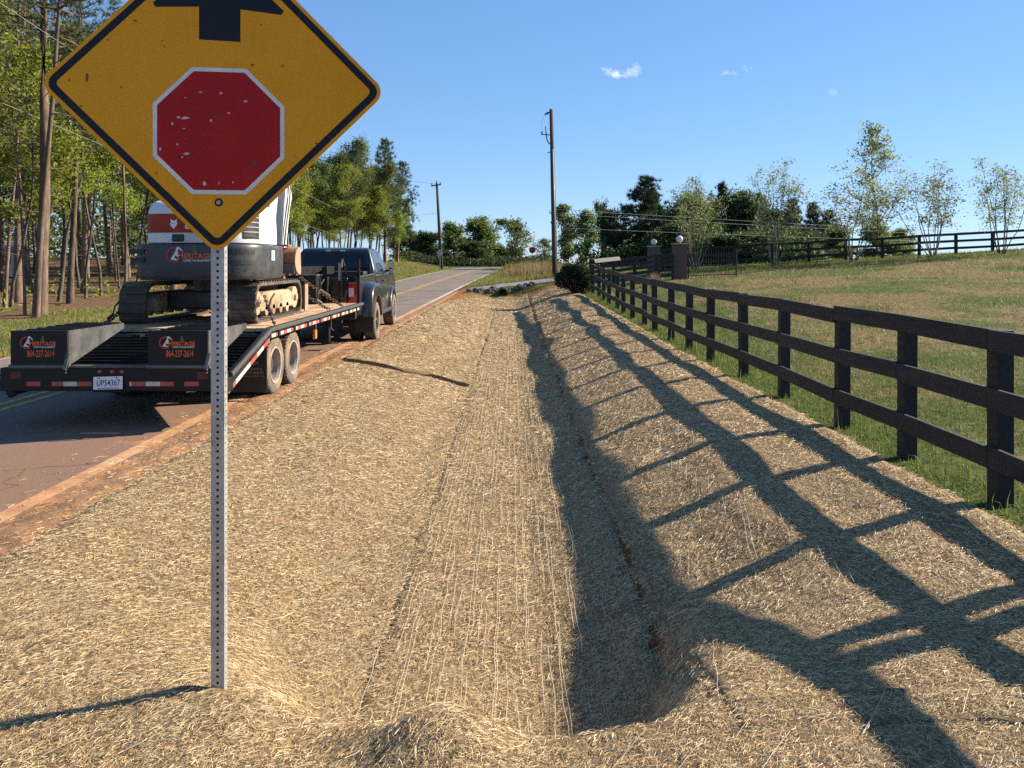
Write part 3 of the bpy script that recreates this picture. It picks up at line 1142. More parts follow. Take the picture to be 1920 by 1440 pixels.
pm('sunlit_plank', (0.46, 0.40, 0.32), (0.32, 0.27, 0.21), 12, 0.85, stretch=(0.2, 1, 1), bmp=0.3)
pm('steel_bolt', (0.42, 0.42, 0.42), (0.25, 0.25, 0.25), 30, 0.45, metal=0.9)


def board_fence(label, pts, post_w, rails, rail_h, side, span=2, extra=(), height=1.235, seed=1, group=None, cap_at=None):
    """pts: posts along the run; rails: centre heights above the ground; side: offset of the boards from the post axis"""
    rng = random.Random(seed)
    o0 = Vector((pts[0][0], pts[0][1], gz(*pts[0])))
    t = thing('board_fence', label, 'fence', o0, 0, group)
    ctr = []
    for i, (x, y) in enumerate(list(pts) + list(extra)):
        z = gz(x, y)
        if i < len(pts):
            ctr.append(Vector((x, y, z)))
        j = min(i, len(pts) - 2) if i < len(pts) else 0
        d = Vector((pts[j + 1][0] - pts[j][0], pts[j + 1][1] - pts[j][1], 0)).normalized()
        rot = Matrix.Rotation(math.atan2(d.y, d.x) + rng.uniform(-0.03, 0.03), 3, 'Z') @ Matrix.Rotation(rng.uniform(-0.012, 0.012), 3, 'X')
        h = height + rng.uniform(-0.02, 0.015)
        me_ = MB().box(Vector((0, 0, h / 2 - 0.2)), (post_w, post_w, h + 0.4), rot)
        me_.build('post', 'black_board', t, bevel=0.008, seg=1, loc=Vector((x, y, z)) - o0)
    n = len(ctr)
    for ri, rh in enumerate(rails):
        i = -(ri % 2) if span == 2 else 0
        while i < n - 1:
            a, c = max(i, 0), min(i + span, n - 1)
            i += span
            if c <= a:
                continue
            P_ = [ctr[k] for k in range(a, c + 1)]
            d = (P_[-1] - P_[0]).normalized()
            nrm = Vector((-d.y, d.x, 0)).normalized() * side
            mb = MB()
            rings = []
            for k, p in enumerate(P_):
                dz = rh + rng.uniform(-0.018, 0.018)
                q = p + nrm * (post_w / 2 + 0.018)
                e = d * (0.004 if k == 0 else (-0.004 if k == len(P_) - 1 else 0))
                q = q + e
                th = 0.017
                up = Vector((0, 0, rail_h / 2))
                s = nrm.normalized() * th
                c_ = q + Vector((0, 0, dz)) - o0
                rings.append([c_ - s - up, c_ + s - up, c_ + s + up, c_ - s + up])
            mb.loft(rings)
            mb.build('rail', 'black_board', t, bevel=0.004, seg=1)
    return t


FENCE_Y = [0.3, 1.55, 2.82, 4.05, 5.45, 6.73, 7.95, 9.73, 11.5, 13.2, 15.0, 16.65, 18.4, 20.1, 21.9, 23.6, 25.3, 27.1, 28.8, 30.6, 32.4]
near_pts = [(3.44 + 0.03 * math.sin(y_ * 1.3), y_) for y_ in FENCE_Y]
board_fence('black three-board fence running along the right bank of the ditch', near_pts, 0.125, (1.175, 0.75, 0.335), 0.150, 1, 2, extra=[(3.45, 4.28)], seed=3)
back_pts = [(8.9 + 2.25 * k, 46.2 + 0.05 * k) for k in range(13)]
board_fence('black three-board fence along the brow of the pasture behind the young trees', back_pts, 0.15, (1.20, 0.78, 0.36), 0.15, -1, 2, seed=4, height=1.26)
corner_pts = [(3.75, 36.5), (4.85, 36.75), (5.9, 37.0), (7.0, 37.25), (7.85, 37.45)]
board_fence('short black board fence from the fence corner to the brick gate pillar', corner_pts, 0.14, (1.22, 0.98, 0.74, 0.5, 0.26), 0.15, -1, 2, seed=5, height=1.30)
# cap board on the fence corner, its sunlit paleness put into the colour
pk = MB()
p0, p1 = Vector((3.75, 34.9, gz(3.8, 35) + 1.28)), Vector((4.95, 35.3, gz(4.9, 35.3) + 1.36))
pk.beam(p0, p1, 0.22, 0.035, up=(0.35, -0.8, 0.7))
tag(pk.build('plank', 'sunlit_plank', bevel=0.004, seg=1), 'pale cap board on the fence corner by the dark bush, coloured as sunlit', 'plank')

# ------------------------------------------------------------------ brick gate pillars with globe lamps, iron gate
m, nt, b = new_mat('brick')
v = coords(nt, 'Object', None, (R(90), 0, 0))
bt = nt.nodes.new('ShaderNodeTexBrick')
bt.inputs['Scale'].default_value = 4.6
bt.inputs['Mortar Size'].default_value = 0.014
bt.inputs['Color1'].default_value = (0.15, 0.070, 0.052, 1)
bt.inputs['Color2'].default_value = (0.11, 0.055, 0.045, 1)
bt.inputs['Mortar'].default_value = (0.24, 0.21, 0.18, 1)
lnk(nt, v, bt.inputs['Vector'])
nz = noise(nt, coords(nt, 'Object'), 7, 6, 0.7)
lnk(nt, mixc(nt, mth(nt, 'MULTIPLY', nz, 0.5), bt.outputs['Color'], (0.07, 0.045, 0.04)), b.inputs['Base Color'])
b.inputs['Roughness'].default_value = 0.9
bump(nt, b, bt.outputs['Fac'], -0.6, 0.02)
pm('cap_stone', (0.30, 0.27, 0.24), (0.20, 0.17, 0.15), 10, 0.85, bmp=0.3)
m, nt, b = new_mat('globe_glass')
b.inputs['Base Color'].default_value = (0.62, 0.60, 0.57, 1)
b.inputs['Roughness'].default_value = 0.25
b.inputs['Subsurface Weight'].default_value = 0.3
b.inputs['Subsurface Radius'].default_value = (0.1, 0.1, 0.1)
pm('black_iron', (0.012, 0.012, 0.013), (0.02, 0.019, 0.018), 20, 0.5)


def pillar(x, y, h, label, lamp_label):
    z = gz(x, y) - 0.1
    t = thing('gate_pillar', label, 'pillar', (x, y, z), 0, 'brick gate pillars')
    s = MB()
    w = 0.31
    nco = 24
    # brick courses, each a hair in or out, so the joints have depth
    for k in range(nco):
        q = w + random.uniform(-0.006, 0.006)
        z0 = 0.02 + k * (h / nco)
        s.bx(-q, q, -q, q, z0, z0 + h / nco - 0.010)
        s.bx(-w + 0.012, w - 0.012, -w + 0.012, w - 0.012, z0 + h / nco - 0.010, z0 + h / nco)
    s.build('shaft', 'brick', t)
    MB().bx(-w - 0.05, w + 0.05, -w - 0.05, w + 0.05, h + 0.022, h + 0.09).build('cap', 'cap_stone', t, bevel=0.012)
    MB().bx(-w - 0.04, w + 0.04, -w - 0.04, w + 0.04, -0.1, 0.14).build('base_course', 'brick', t, bevel=0.01)
    lt = thing('globe_lamp', lamp_label, 'lamp', (x, y, z + h + 0.09), 0, 'white globe lamps on the gate pillars')
    MB().cyl((0, 0, 0.001), (0, 0, 0.07), 0.07, 16, 0.05).build('fitter', 'black_iron', lt)
    prof = [(0.172 * math.sin(a), 0.21 - 0.172 * math.cos(a)) for a in np.linspace(0.3, math.pi - 0.001, 14)]
    MB().lathe(prof, 24, 'z').build('globe', 'globe_glass', lt, smooth=True)


PX1 = at(1274, 520, 38.0)
PX2 = at(1226, 520, 43.0)
pillar(PX1.x, PX1.y, 1.78, 'nearer brick gate pillar joined to the board fence', 'white globe lamp on the nearer brick pillar')
pillar(PX2.x, PX2.y, 1.62, 'farther brick gate pillar across the driveway', 'white globe lamp on the farther brick pillar')

gx0, gy0 = PX1.x + 0.45, PX1.y + 0.05
tg = thing('iron_gate', 'black wrought-iron gate leaf swung open beside the brick pillar', 'gate', (gx0, gy0, gz(gx0, gy0)), 0.04)
for zz in (0.16, 0.62, 1.12):
    MB().beam((0, 0, zz), (2.5, 0.3, zz + (0.06 if zz < 1 else 0.0)), 0.03, 0.04).build('gate_rail', 'black_iron', tg)
for k in range(20):
    f = k / 19
    MB().cyl((2.5 * f, 0.3 * f, 0.10), (2.5 * f, 0.3 * f, 1.26 + 0.18 * math.sin(f * math.pi)), 0.009, 6, 0.006).build('bar', 'black_iron', tg)
for f in (0, 1.0):
    MB().cyl((2.5 * f, 0.3 * f, -0.05), (2.5 * f, 0.3 * f, 1.5), 0.035, 10).build('gate_post', 'black_iron', tg)

# ------------------------------------------------------------------ stop-ahead warning sign in the foreground
m, nt, b = new_mat('sign_yellow')
P = coords(nt, 'Object')
n1 = noise(nt, P, 3.0, 6, 0.65)
n2 = noise(nt, P, 38.0, 5, 0.75)
n4 = noise(nt, P, 9.0, 3, 0.6)
col = ramp(nt, n1, [(0.3, (0.80, 0.345, 0.010)), (0.7, (0.72, 0.295, 0.008))])
sp = mth(nt, 'MULTIPLY', ramp(nt, n2, [(0.68, (0, 0, 0)), (0.74, (1, 1, 1))]), ramp(nt, n4, [(0.50, (0, 0, 0)), (0.60, (0.85,) * 3)]))
col = mixc(nt, sp, col, (0.16, 0.075, 0.012))
st = noise(nt, coords(nt, 'Object', (6, 1, 0.7)), 4.0, 6, 0.7)
col = mixc(nt, ramp(nt, st, [(0.60, (0, 0, 0)), (0.78, (0.30,) * 3)]), col, (0.40, 0.19, 0.02))
lnk(nt, col, b.inputs['Base Color'])
b.inputs['Roughness'].default_value = 0.5
b.inputs['Specular IOR Level'].default_value = 0.18
pm('sign_black', (0.006, 0.007, 0.012), (0.009, 0.010, 0.016), 30, 0.45, spec=0.25)
pm('sign_white', (0.72, 0.71, 0.68), (0.60, 0.58, 0.54), 14, 0.45)
m, nt, b = new_mat('sign_red')
P = coords(nt, 'Object')
n1 = noise(nt, P, 5.0, 5, 0.6)
col = ramp(nt, n1, [(0.3, (0.44, 0.016, 0.016)), (0.7, (0.33, 0.011, 0.013))])
lnk(nt, col, b.inputs['Base Color'])
b.inputs['Roughness'].default_value = 0.5
b.inputs['Specular IOR Level'].default_value = 0.15
pm('chip_white', (0.66, 0.62, 0.60), (0.35, 0.27, 0.26), 60, 0.7)
pm('chip_dark', (0.10, 0.045, 0.03), (0.17, 0.07, 0.04), 60, 0.8)
pm('galvanised', (0.50, 0.505, 0.50), (0.36, 0.365, 0.36), 22, 0.48, metal=0.55, bmp=0.08, dirt=((0.26, 0.25, 0.23), 0.25))

SIGN_YAW = R(7.5)
sb_ = at(411, 1293, 3.06)
ws = thing('warning_sign', 'yellow diamond stop-ahead sign with red octagon on perforated steel post', 'sign', (sb_.x, sb_.y, gz(sb_.x, sb_.y)), SIGN_YAW)
SIGN_Z = 2.434 - gz(sb_.x, sb_.y)

# square perforated tube, every hole real
hw, pit, hr = 0.0254, 0.0254, 0.0058
z0, ncell = -0.30, 140
mb = MB()
for s in range(4):
    ca_, sa_ = [(1, 0), (0, 1), (-1, 0), (0, -1)][s]
    for i in range(ncell):
        zc = z0 + (i + 0.5) * pit
        uv = [(-hw, -pit / 2), (hw, -pit / 2), (hw, pit / 2), (-hw, pit / 2)]
        hv = [(hr * math.cos(a), hr * math.sin(a)) for a in [math.radians(-135 + 45 * k) for k in range(8)]]
        pts = [(u * ca_ + hw * sa_, u * sa_ - hw * ca_, zc + v_) for u, v_ in uv + hv]
        # thickness of the wall seen inside each hole
        pin = [(u * ca_ + (hw - 0.003) * sa_, u * sa_ - (hw - 0.003) * ca_, zc + v_) for u, v_ in hv]
        fs = []
        for k in range(4):
            k2 = (k + 1) % 4
            fs.append((k, k2, 4 + (2 * k + 2) % 8, 4 + (2 * k + 1) % 8, 4 + 2 * k))
        for k in range(8):
            fs.append((4 + k, 4 + (k + 1) % 8, 12 + (k + 1) % 8, 12 + k))
        mb.add(pts + pin, fs)
obj('post', (lambda me_: me_)(mb.mesh('post')), 'galvanised', ws)


def rounded_diamond(half, r, n=6):
    """outline of a square standing on its corner, half side length, corner radius, in x/z"""
    pts = []
    for q, (sx_, sz_) in enumerate(((1, 1), (-1, 1), (-1, -1), (1, -1))):
        for k in range(n + 1):
            a = q * math.pi / 2 + k / n * math.pi / 2
            x, z = sx_ * (half - r) + r * math.cos(a), sz_ * (half - r) + r * math.sin(a)
            pts.append(((x - z) / math.sqrt(2), (x + z) / math.sqrt(2)))
    return pts


def ring_y(outer, inner, y, y2):
    mb_ = MB()
    n = len(outer)
    vs_ = [(u, y, w) for u, w in outer] + [(u, y, w) for u, w in inner] + [(u, y2, w) for u, w in outer] + [(u, y2, w) for u, w in inner]
    fs = []
    for i in range(n):
        j = (i + 1) % n
        fs += [(i, j, n + j, n + i), (i, 2 * n + i, 2 * n + j, j), (n + i, n + j, 3 * n + j, 3 * n + i)]
    return mb_.add(vs_, fs)


H = 0.466
yp = -hw - 0.004            # front of the post
plate = MB().prism(rounded_diamond(H, 0.057), 'y', yp - 0.003, yp).build('sign_panel', 'sign_yellow', ws, loc=(0, 0, SIGN_Z))
f0 = yp - 0.003
ring_y(rounded_diamond(H - 0.015, 0.042), rounded_diamond(H - 0.042, 0.02), f0 - 0.0008, f0).build('border', 'sign_black', plate)
oc = lambda r_: [(r_ / math.cos(math.pi / 8) * math.cos(math.pi / 8 + k * math.pi / 4), r_ / math.cos(math.pi / 8) * math.sin(math.pi / 8 + k * math.pi / 4)) for k in range(8)]
ocx, ocz = 0.008, -0.171
sh = lambda L, dx, dz_: [(u + dx, w + dz_) for u, w in L]
MB().prism(sh(oc(0.2485), ocx, ocz), 'y', f0 - 0.0008, f0).build('octagon_border', 'sign_white', plate)
MB().prism(sh(oc(0.2325), ocx, ocz), 'y', f0 - 0.0016, f0 - 0.0009).build('octagon', 'sign_red', plate)
arrow = [(-0.068, 0.187), (0.088, 0.183), (0.088, 0.312), (0.245, 0.296), (0.255, 0.312), (0.015, 0.535), (-0.005, 0.535), (-0.240, 0.325), (-0.232, 0.308), (-0.068, 0.316)]
MB().prism(arrow, 'y', f0 - 0.0008, f0).build('arrow', 'sign_black', plate)
# stone chips and scuffs on the red face, rust specks on the yellow
rc = random.Random(5)
chips = MB()
for cxp, cyp, cw, ch in ((347, 222, 18, 6), (335, 221, 8, 4), (411, 174, 7, 6), (324, 233, 5, 6), (345, 242, 5, 3), (303, 281, 4, 9), (349, 289, 13, 5), (342, 295, 4, 4), (333, 272, 3, 6),
                         (381, 344, 7, 9), (407, 343, 4, 6), (432, 341, 3, 6), (374, 173, 12, 2), (455, 188, 7, 6), (393, 226, 5, 7), (425, 211, 5, 5), (347, 184, 4, 2), (338, 369, 3, 9), (272, 272, 6, 5), (276, 225, 9, 4)):
    q = at(cxp, cyp, 3.02)
    lx, lz = (q.x - sb_.x) / math.cos(SIGN_YAW), q.z - gz(sb_.x, sb_.y) - SIGN_Z
    k_ = 9
    ph = rc.uniform(0, 6)
    pl = [(lx + cw * 0.00105 * math.cos(t) * rc.uniform(0.5, 1.1), lz + ch * 0.00105 * math.sin(t) * rc.uniform(0.5, 1.1)) for t in np.linspace(ph, ph + 2 * math.pi, k_, endpoint=False)]
    chips.add([(u, f0 - 0.0022, w) for u, w in pl], [tuple(range(k_))])
chips.build('paint_chips', 'chip_white', plate)['kind'] = 'stuff'
chips = MB()
for cxp, cyp, cw, ch in ((352, 207, 18, 5), (405, 219, 22, 7), (350, 260, 14, 6), (392, 252, 11, 11), (427, 195, 10, 5), (470, 305, 22, 8), (370, 240, 8, 4), (380, 308, 9, 6), (467, 119, 12, 7), (176, 150, 5, 26), (307, 79, 3, 6), (259, 44, 12, 3), (145, 157, 5, 5), (166, 205, 6, 4),
                         (310, 90, 3, 5), (211, 81, 4, 5), (235, 168, 3, 6), (585, 265, 12, 4), (522, 119, 6, 4), (425, 433, 10, 3), (412, 444, 6, 4), (482, 42, 4, 5), (545, 290, 3, 3), (296, 326, 8, 4), (372, 285, 9, 3), (402, 274, 4, 3)):
    q = at(cxp, cyp, 3.02)
    lx, lz = (q.x - sb_.x) / math.cos(SIGN_YAW), q.z - gz(sb_.x, sb_.y) - SIGN_Z
    ph = rc.uniform(0, 6)
    tl = rc.uniform(-0.4, 0.8)
    pl = []
    for t in np.linspace(ph, ph + 2 * math.pi, 9, endpoint=False):
        a_, b2 = cw * 0.0009 * math.cos(t) * rc.uniform(0.4, 1.1), ch * 0.0009 * math.sin(t) * rc.uniform(0.4, 1.1)
        pl.append((lx + a_ * math.cos(tl) - b2 * math.sin(tl), lz + a_ * math.sin(tl) + b2 * math.cos(tl)))
    chips.add([(u, f0 - 0.0026, w) for u, w in pl], [tuple(range(9))])
chips.build('scuffs', 'chip_dark', plate)['kind'] = 'stuff'
for bz in (-0.452, 0.42):
    MB().lathe([(0.0, -0.0012), (0.0155, -0.0012), (0.0165, 0.0)], 18, 'y', (0.006, f0, bz)).build('washer', 'sign_black', plate)
    bo = MB().lathe([(0.0, -0.009), (0.006, -0.009), (0.0075, -0.006), (0.0075, -0.003), (0.0095, -0.003), (0.0095, 0.0)], 14, 'y', (0.006, f0, bz)).build('bolt', 'steel_bolt', plate, smooth=False)

# ------------------------------------------------------------------ utility poles and wires
pm('pole_wood', (0.050, 0.040, 0.034), (0.085, 0.068, 0.055), 6, 0.9, stretch=(1, 1, 0.1), bmp=0.4)
pm('conduit_grey', (0.30, 0.30, 0.30), (0.22, 0.22, 0.22), 10, 0.5)
pm('porcelain', (0.10, 0.10, 0.11), (0.14, 0.14, 0.15), 10, 0.3)
pm('wire', (0.16, 0.16, 0.16), (0.10, 0.10, 0.10), 10, 0.5, metal=0.4)
pm('dull_wire', (0.30, 0.29, 0.27), (0.22, 0.21, 0.2), 10, 0.5, metal=0.3)
pm('pale_wire', (0.55, 0.53, 0.50), (0.42, 0.40, 0.38), 10, 0.45, metal=0.3)

a_, c_ = at(1041, 521, 48), at(1033.5, 205, 48)
g1 = gz(a_.x, a_.y)
up1 = thing('utility_pole', 'tall dark utility pole with grey conduit beside the driveway', 'utility pole', (a_.x, a_.y, g1), 0, 'utility poles')
top = c_ - Vector((a_.x, a_.y, g1))
MB().tube([(0, 0, -0.5), top * 0.5, top], [0.175, 0.15, 0.115], 14).build('shaft', 'pole_wood', up1, smooth=True)
MB().tube([top * 0.76 + Vector((0.03, -0.19, 0)), top * 0.3 + Vector((0.045, -0.21, 0)), Vector((0.05, -0.22, 0.0))], 0.045, 10).build('conduit', 'conduit_grey', up1, smooth=True)
PXM = 48 / FPX
arm = MB()
tz = lambda py: (CAM_Z - (py - HORIZON) * PXM) - g1
arm.beam((top.x - 0.03, 0, tz(253)), (top.x - 0.56, 0, tz(252)), 0.06, 0.05)
arm.tube([(top.x + 0.02, 0, tz(271)), (top.x - 0.14, 0, tz(269)), (top.x - 0.28, 0, tz(261)), (top.x - 0.31, 0, tz(252)), (top.x - 0.36, 0, tz(236))], [0.035] * 4 + [0.02], 8)
arm.build('bracket', 'black_iron', up1)
ins = MB()
ins.tube([(top.x - 0.08, 0, tz(210)), (top.x - 0.22, 0, tz(212)), (top.x - 0.42, 0, tz(215))], [0.02, 0.085, 0.03], 10)
ins.tube([(top.x - 0.56, 0, tz(253)), (top.x - 0.58, 0, tz(247))], [0.05, 0.07], 10)
ins.tube([(top.x, 0, tz(284)), (top.x - 0.25, 0, tz(287))], [0.04, 0.02], 8)
ins.build('insulator', 'porcelain', up1)
MB().tube([(top.x - 0.42, 0, tz(215)), (top.x - 0.6, 0, tz(228)), (top.x - 0.62, 0, tz(240)), (top.x - 0.58, 0, tz(247))], 0.008, 5).build('jumper', 'wire', up1)

a_, c_ = at(828, 499, 88), at(819, 343, 88)
g2 = gz(a_.x, a_.y)
up2 = thing('utility_pole', 'far utility pole with a crossarm left of the road', 'utility pole', (a_.x, a_.y, g2), 0, 'utility poles')
top2 = c_ - Vector((a_.x, a_.y, g2))
MB().tube([(0, 0, -0.5), top2 * 0.5, top2], [0.21, 0.18, 0.13], 12).build('shaft', 'pole_wood', up2, smooth=True)
MB().beam((top2.x - 0.62, -0.2, top2.z - 0.36), (top2.x + 0.5, -0.2, top2.z - 0.20), 0.10, 0.14).build('crossarm', 'pole_wood', up2)
for dx, dz_ in ((-0.55, -0.2), (0.0, 0.12), (0.42, -0.05)):
    MB().tube([(top2.x + dx, -0.2, top2.z + dz_ - 0.1), (top2.x + dx, -0.2, top2.z + dz_ + 0.12)], [0.05, 0.07], 8).build('insulator', 'porcelain', up2)


def wire(p0, p1, sag, r, mat, label, n=26):
    p0, p1 = Vector(p0), Vector(p1)
    pts = [p0.lerp(p1, t) + Vector((0, 0, -4 * sag * t * (1 - t))) for t in np.linspace(0, 1, n)]
    tag(MB().tube(pts, r, 5).build('overhead_wire', mat, smooth=True), label, 'wire', 'overhead wires')


wire(at(1037, 392, 48), at(2300, 452, 60), 0.25, 0.011, 'pale_wire', 'upper pale cable from the near utility pole across the dark pines')
wire(at(1037, 400, 48), at(2300, 458, 60), 0.22, 0.011, 'pale_wire', 'second pale cable just under the upper one across the dark pines')
wire(at(1040, 427, 48), at(2300, 466, 62), 0.15, 0.010, 'pale_wire', 'lowest pale cable passing behind the globe lamps to the right')
wire(at(-500, -330, 14), at(640, 395, 76), 0.6, 0.010, 'dull_wire', 'pale wire crossing the trees at the top left behind the sign')
wire(at(-700, -110, 14), at(680, 455, 84), 0.5, 0.010, 'dull_wire', 'pale wire emerging below the sign across the left wood')
wire(at(820, 345, 88), at(560, 305, 120), 0.3, 0.012, 'wire', 'thin wire leaving the far pole crossarm to the left')
wire(at(822, 399, 88), at(600, 412, 110), 0.3, 0.012, 'wire', 'thin lower wire leaving the far pole to the left')

# ------------------------------------------------------------------ small far signs
pm('alu_back', (0.40, 0.41, 0.42), (0.32, 0.33, 0.34), 8, 0.45, metal=0.6)
q = at(825, 474, 84)
g3 = gz(q.x, q.y)
fs_ = thing('road_sign', 'grey back of a diamond road sign beside the far utility pole', 'sign', (q.x, q.y, g3))
MB().bx(-0.03, 0.03, -0.03, 0.03, -0.3, q.z - g3).build('post', 'galvanised', fs_)
MB().prism(rounded_diamond(0.30, 0.04), 'y', -0.036, -0.031).build('sign_panel', 'alu_back', fs_, loc=(0, 0, q.z - g3))
q = at(998, 469, 92)
g3 = gz(q.x, q.y)
fs_ = thing('stop_sign', 'small red octagonal stop sign far ahead right of the road', 'sign', (q.x, q.y, g3))
MB().bx(-0.03, 0.03, -0.03, 0.03, -0.3, q.z - g3).build('post', 'galvanised', fs_)
pan = MB().prism(oc(0.375), 'y', -0.036, -0.031).build('octagon_border', 'sign_white', fs_, loc=(0, 0, q.z - g3))
MB().prism(oc(0.362), 'y', -0.0385, -0.0365).build('octagon', 'sign_red', pan)
obj('lettering', text_mesh('STOP', 0.42, 0.17, 0.0), 'sign_white', pan, loc=(0, -0.040, 0))

# ------------------------------------------------------------------ rock apron and culvert at the driveway
pm('rock', (0.045, 0.042, 0.04), (0.12, 0.11, 0.10), 5, 0.9, bmp=0.5, bdist=0.03)
pm('culvert_metal', (0.02, 0.019, 0.018), (0.035, 0.032, 0.03), 8, 0.7, metal=0.3)
rr_ = random.Random(12)
rock_me = []
for k in range(5):
    bm = bmesh.new()
    bmesh.ops.create_icosphere(bm, subdivisions=2, radius=1)
    for v_ in bm.verts:
        d_ = v_.co.normalized()
        v_.co = Vector((d_.x * 1.0, d_.y * 0.8, d_.z * 0.6)) * (0.78 + 0.25 * math.sin(d_.x * 3.1 + k) * math.cos(d_.y * 2.7 + 2 * k) + 0.18 * rr_.random())
    mr = bpy.data.meshes.new('rock')
    bm.to_mesh(mr)
    bm.free()
    mr.materials.append(MATS['rock'])
    rock_me.append(mr)
for k in range(30):
    x = -2.4 + 3.6 * rr_.random()
    y = 40.9 + 0.9 * rr_.random() + 0.25 * abs(x + 0.6)
    s = rr_.uniform(0.10, 0.25)
    o = bpy.data.objects.new('rock', rock_me[k % 5])
    COL.objects.link(o)
    o.location = (x, y, gz(x, y) + s * 0.3)
    o.scale = (s, s, s * rr_.uniform(0.8, 1.2))
    o.rotation_euler = (rr_.uniform(-0.5, 0.5), rr_.uniform(-0.5, 0.5), rr_.uniform(0, 6))
    tag(o, 'grey riprap rock in the heap at the driveway culvert', 'rock', 'riprap rocks at the driveway culvert')
cq = (-0.45, 40.9)
pz = gz(*cq) + 0.10
MB().lathe([(0.22, 0.0), (0.235, 0.0), (0.245, 0.02)] + [(0.235 + 0.012 * (k % 2), 0.05 + 0.05 * k) for k in range(40)] + [(0.22, 2.05), (0.22, 0.0)], 20, 'y', (cq[0], cq[1] - 0.1, pz)).build('pipe', 'culvert_metal').name = 'culvert_pipe'
tag(bpy.data.objects['culvert_pipe'], 'dark round mouth of the culvert pipe among the rocks', 'culvert')

# ------------------------------------------------------------------ trees
bark_mat('pine_bark', (0.075, 0.050, 0.037), (0.165, 0.115, 0.085), (0.29, 0.225, 0.18))
bark_mat('grey_bark', (0.050, 0.042, 0.034), (0.115, 0.10, 0.085), (0.20, 0.18, 0.155))
bark_mat('smooth_bark', (0.10, 0.080, 0.062), (0.17, 0.142, 0.115), (0.25, 0.215, 0.18))
leaf_mat('pine_needles', [(0.028, 0.045, 0.018), (0.050, 0.070, 0.026), (0.080, 0.098, 0.034), (0.115, 0.125, 0.048)], 0.3)
leaf_mat('dark_needles', [(0.014, 0.026, 0.012), (0.026, 0.042, 0.019), (0.042, 0.058, 0.024)], 0.2)
leaf_mat('spring_leaves', [(0.095, 0.135, 0.016), (0.155, 0.205, 0.026), (0.215, 0.265, 0.040), (0.29, 0.32, 0.07)], 0.5)
leaf_mat('oak_leaves', [(0.045, 0.075, 0.018), (0.080, 0.12, 0.028), (0.12, 0.155, 0.038), (0.16, 0.19, 0.05)], 0.45)
leaf_mat('dark_leaves', [(0.024, 0.042, 0.014), (0.042, 0.070, 0.022), (0.065, 0.098, 0.030)], 0.35)
leaf_mat('young_leaves', [(0.085, 0.115, 0.050), (0.13, 0.165, 0.072), (0.175, 0.205, 0.092), (0.22, 0.235, 0.12)], 0.5)


def leaf_quads(C, size, rng, up_bias=0.3, aspect=0.55):
    n = len(C)
    N = rng.normal(0, 1, (n, 3))
    N[:, 2] += up_bias
    N /= np.linalg.norm(N, axis=1)[:, None] + 1e-9
    T = rng.normal(0, 1, (n, 3))
    T -= N * (T * N).sum(1)[:, None]
    T /= np.linalg.norm(T, axis=1)[:, None] + 1e-9
    B = np.cross(N, T)
    s = size * rng.uniform(0.6, 1.4, n)
    a, w = T * s[:, None] * 0.5, B * (s * aspect * 0.5)[:, None]
    V_ = np.stack([C - a, C + w * 1.0 - a * 0.1, C + a, C - w - a * 0.1], 1).reshape(-1, 3)
    F = np.arange(4 * n).reshape(-1, 4)
    return V_, F


def needle_tufts(C, D, L, rng, k=12, w=0.012, spread=0.85):
    n = len(C)
    Cc = np.repeat(C, k, 0)
    Dd = np.repeat(D, k, 0) + rng.normal(0, spread, (n * k, 3))
    Dd /= np.linalg.norm(Dd, axis=1)[:, None] + 1e-9
    S = np.cross(Dd, rng.normal(0, 1, (n * k, 3)))
    S /= np.linalg.norm(S, axis=1)[:, None] + 1e-9
    l_ = L * rng.uniform(0.6, 1.25, n * k)
    T = Cc + Dd * l_[:, None]
    V_ = np.stack([Cc - S * w, Cc + S * w, T], 1).reshape(-1, 3)
    return V_, np.arange(3 * n * k).reshape(-1, 3)


def bend_line(p, d, L, n, rng, droop=0.0, wig=0.12):
    pts = [np.array(p, float)]
    d = np.array(d, float)
    d /= np.linalg.norm(d)
    for i in range(n):
        d = d + rng.normal(0, wig, 3) + np.array([0, 0, -droop])
        d /= np.linalg.norm(d)
        pts.append(pts[-1] + d * L / n)
    return pts, d


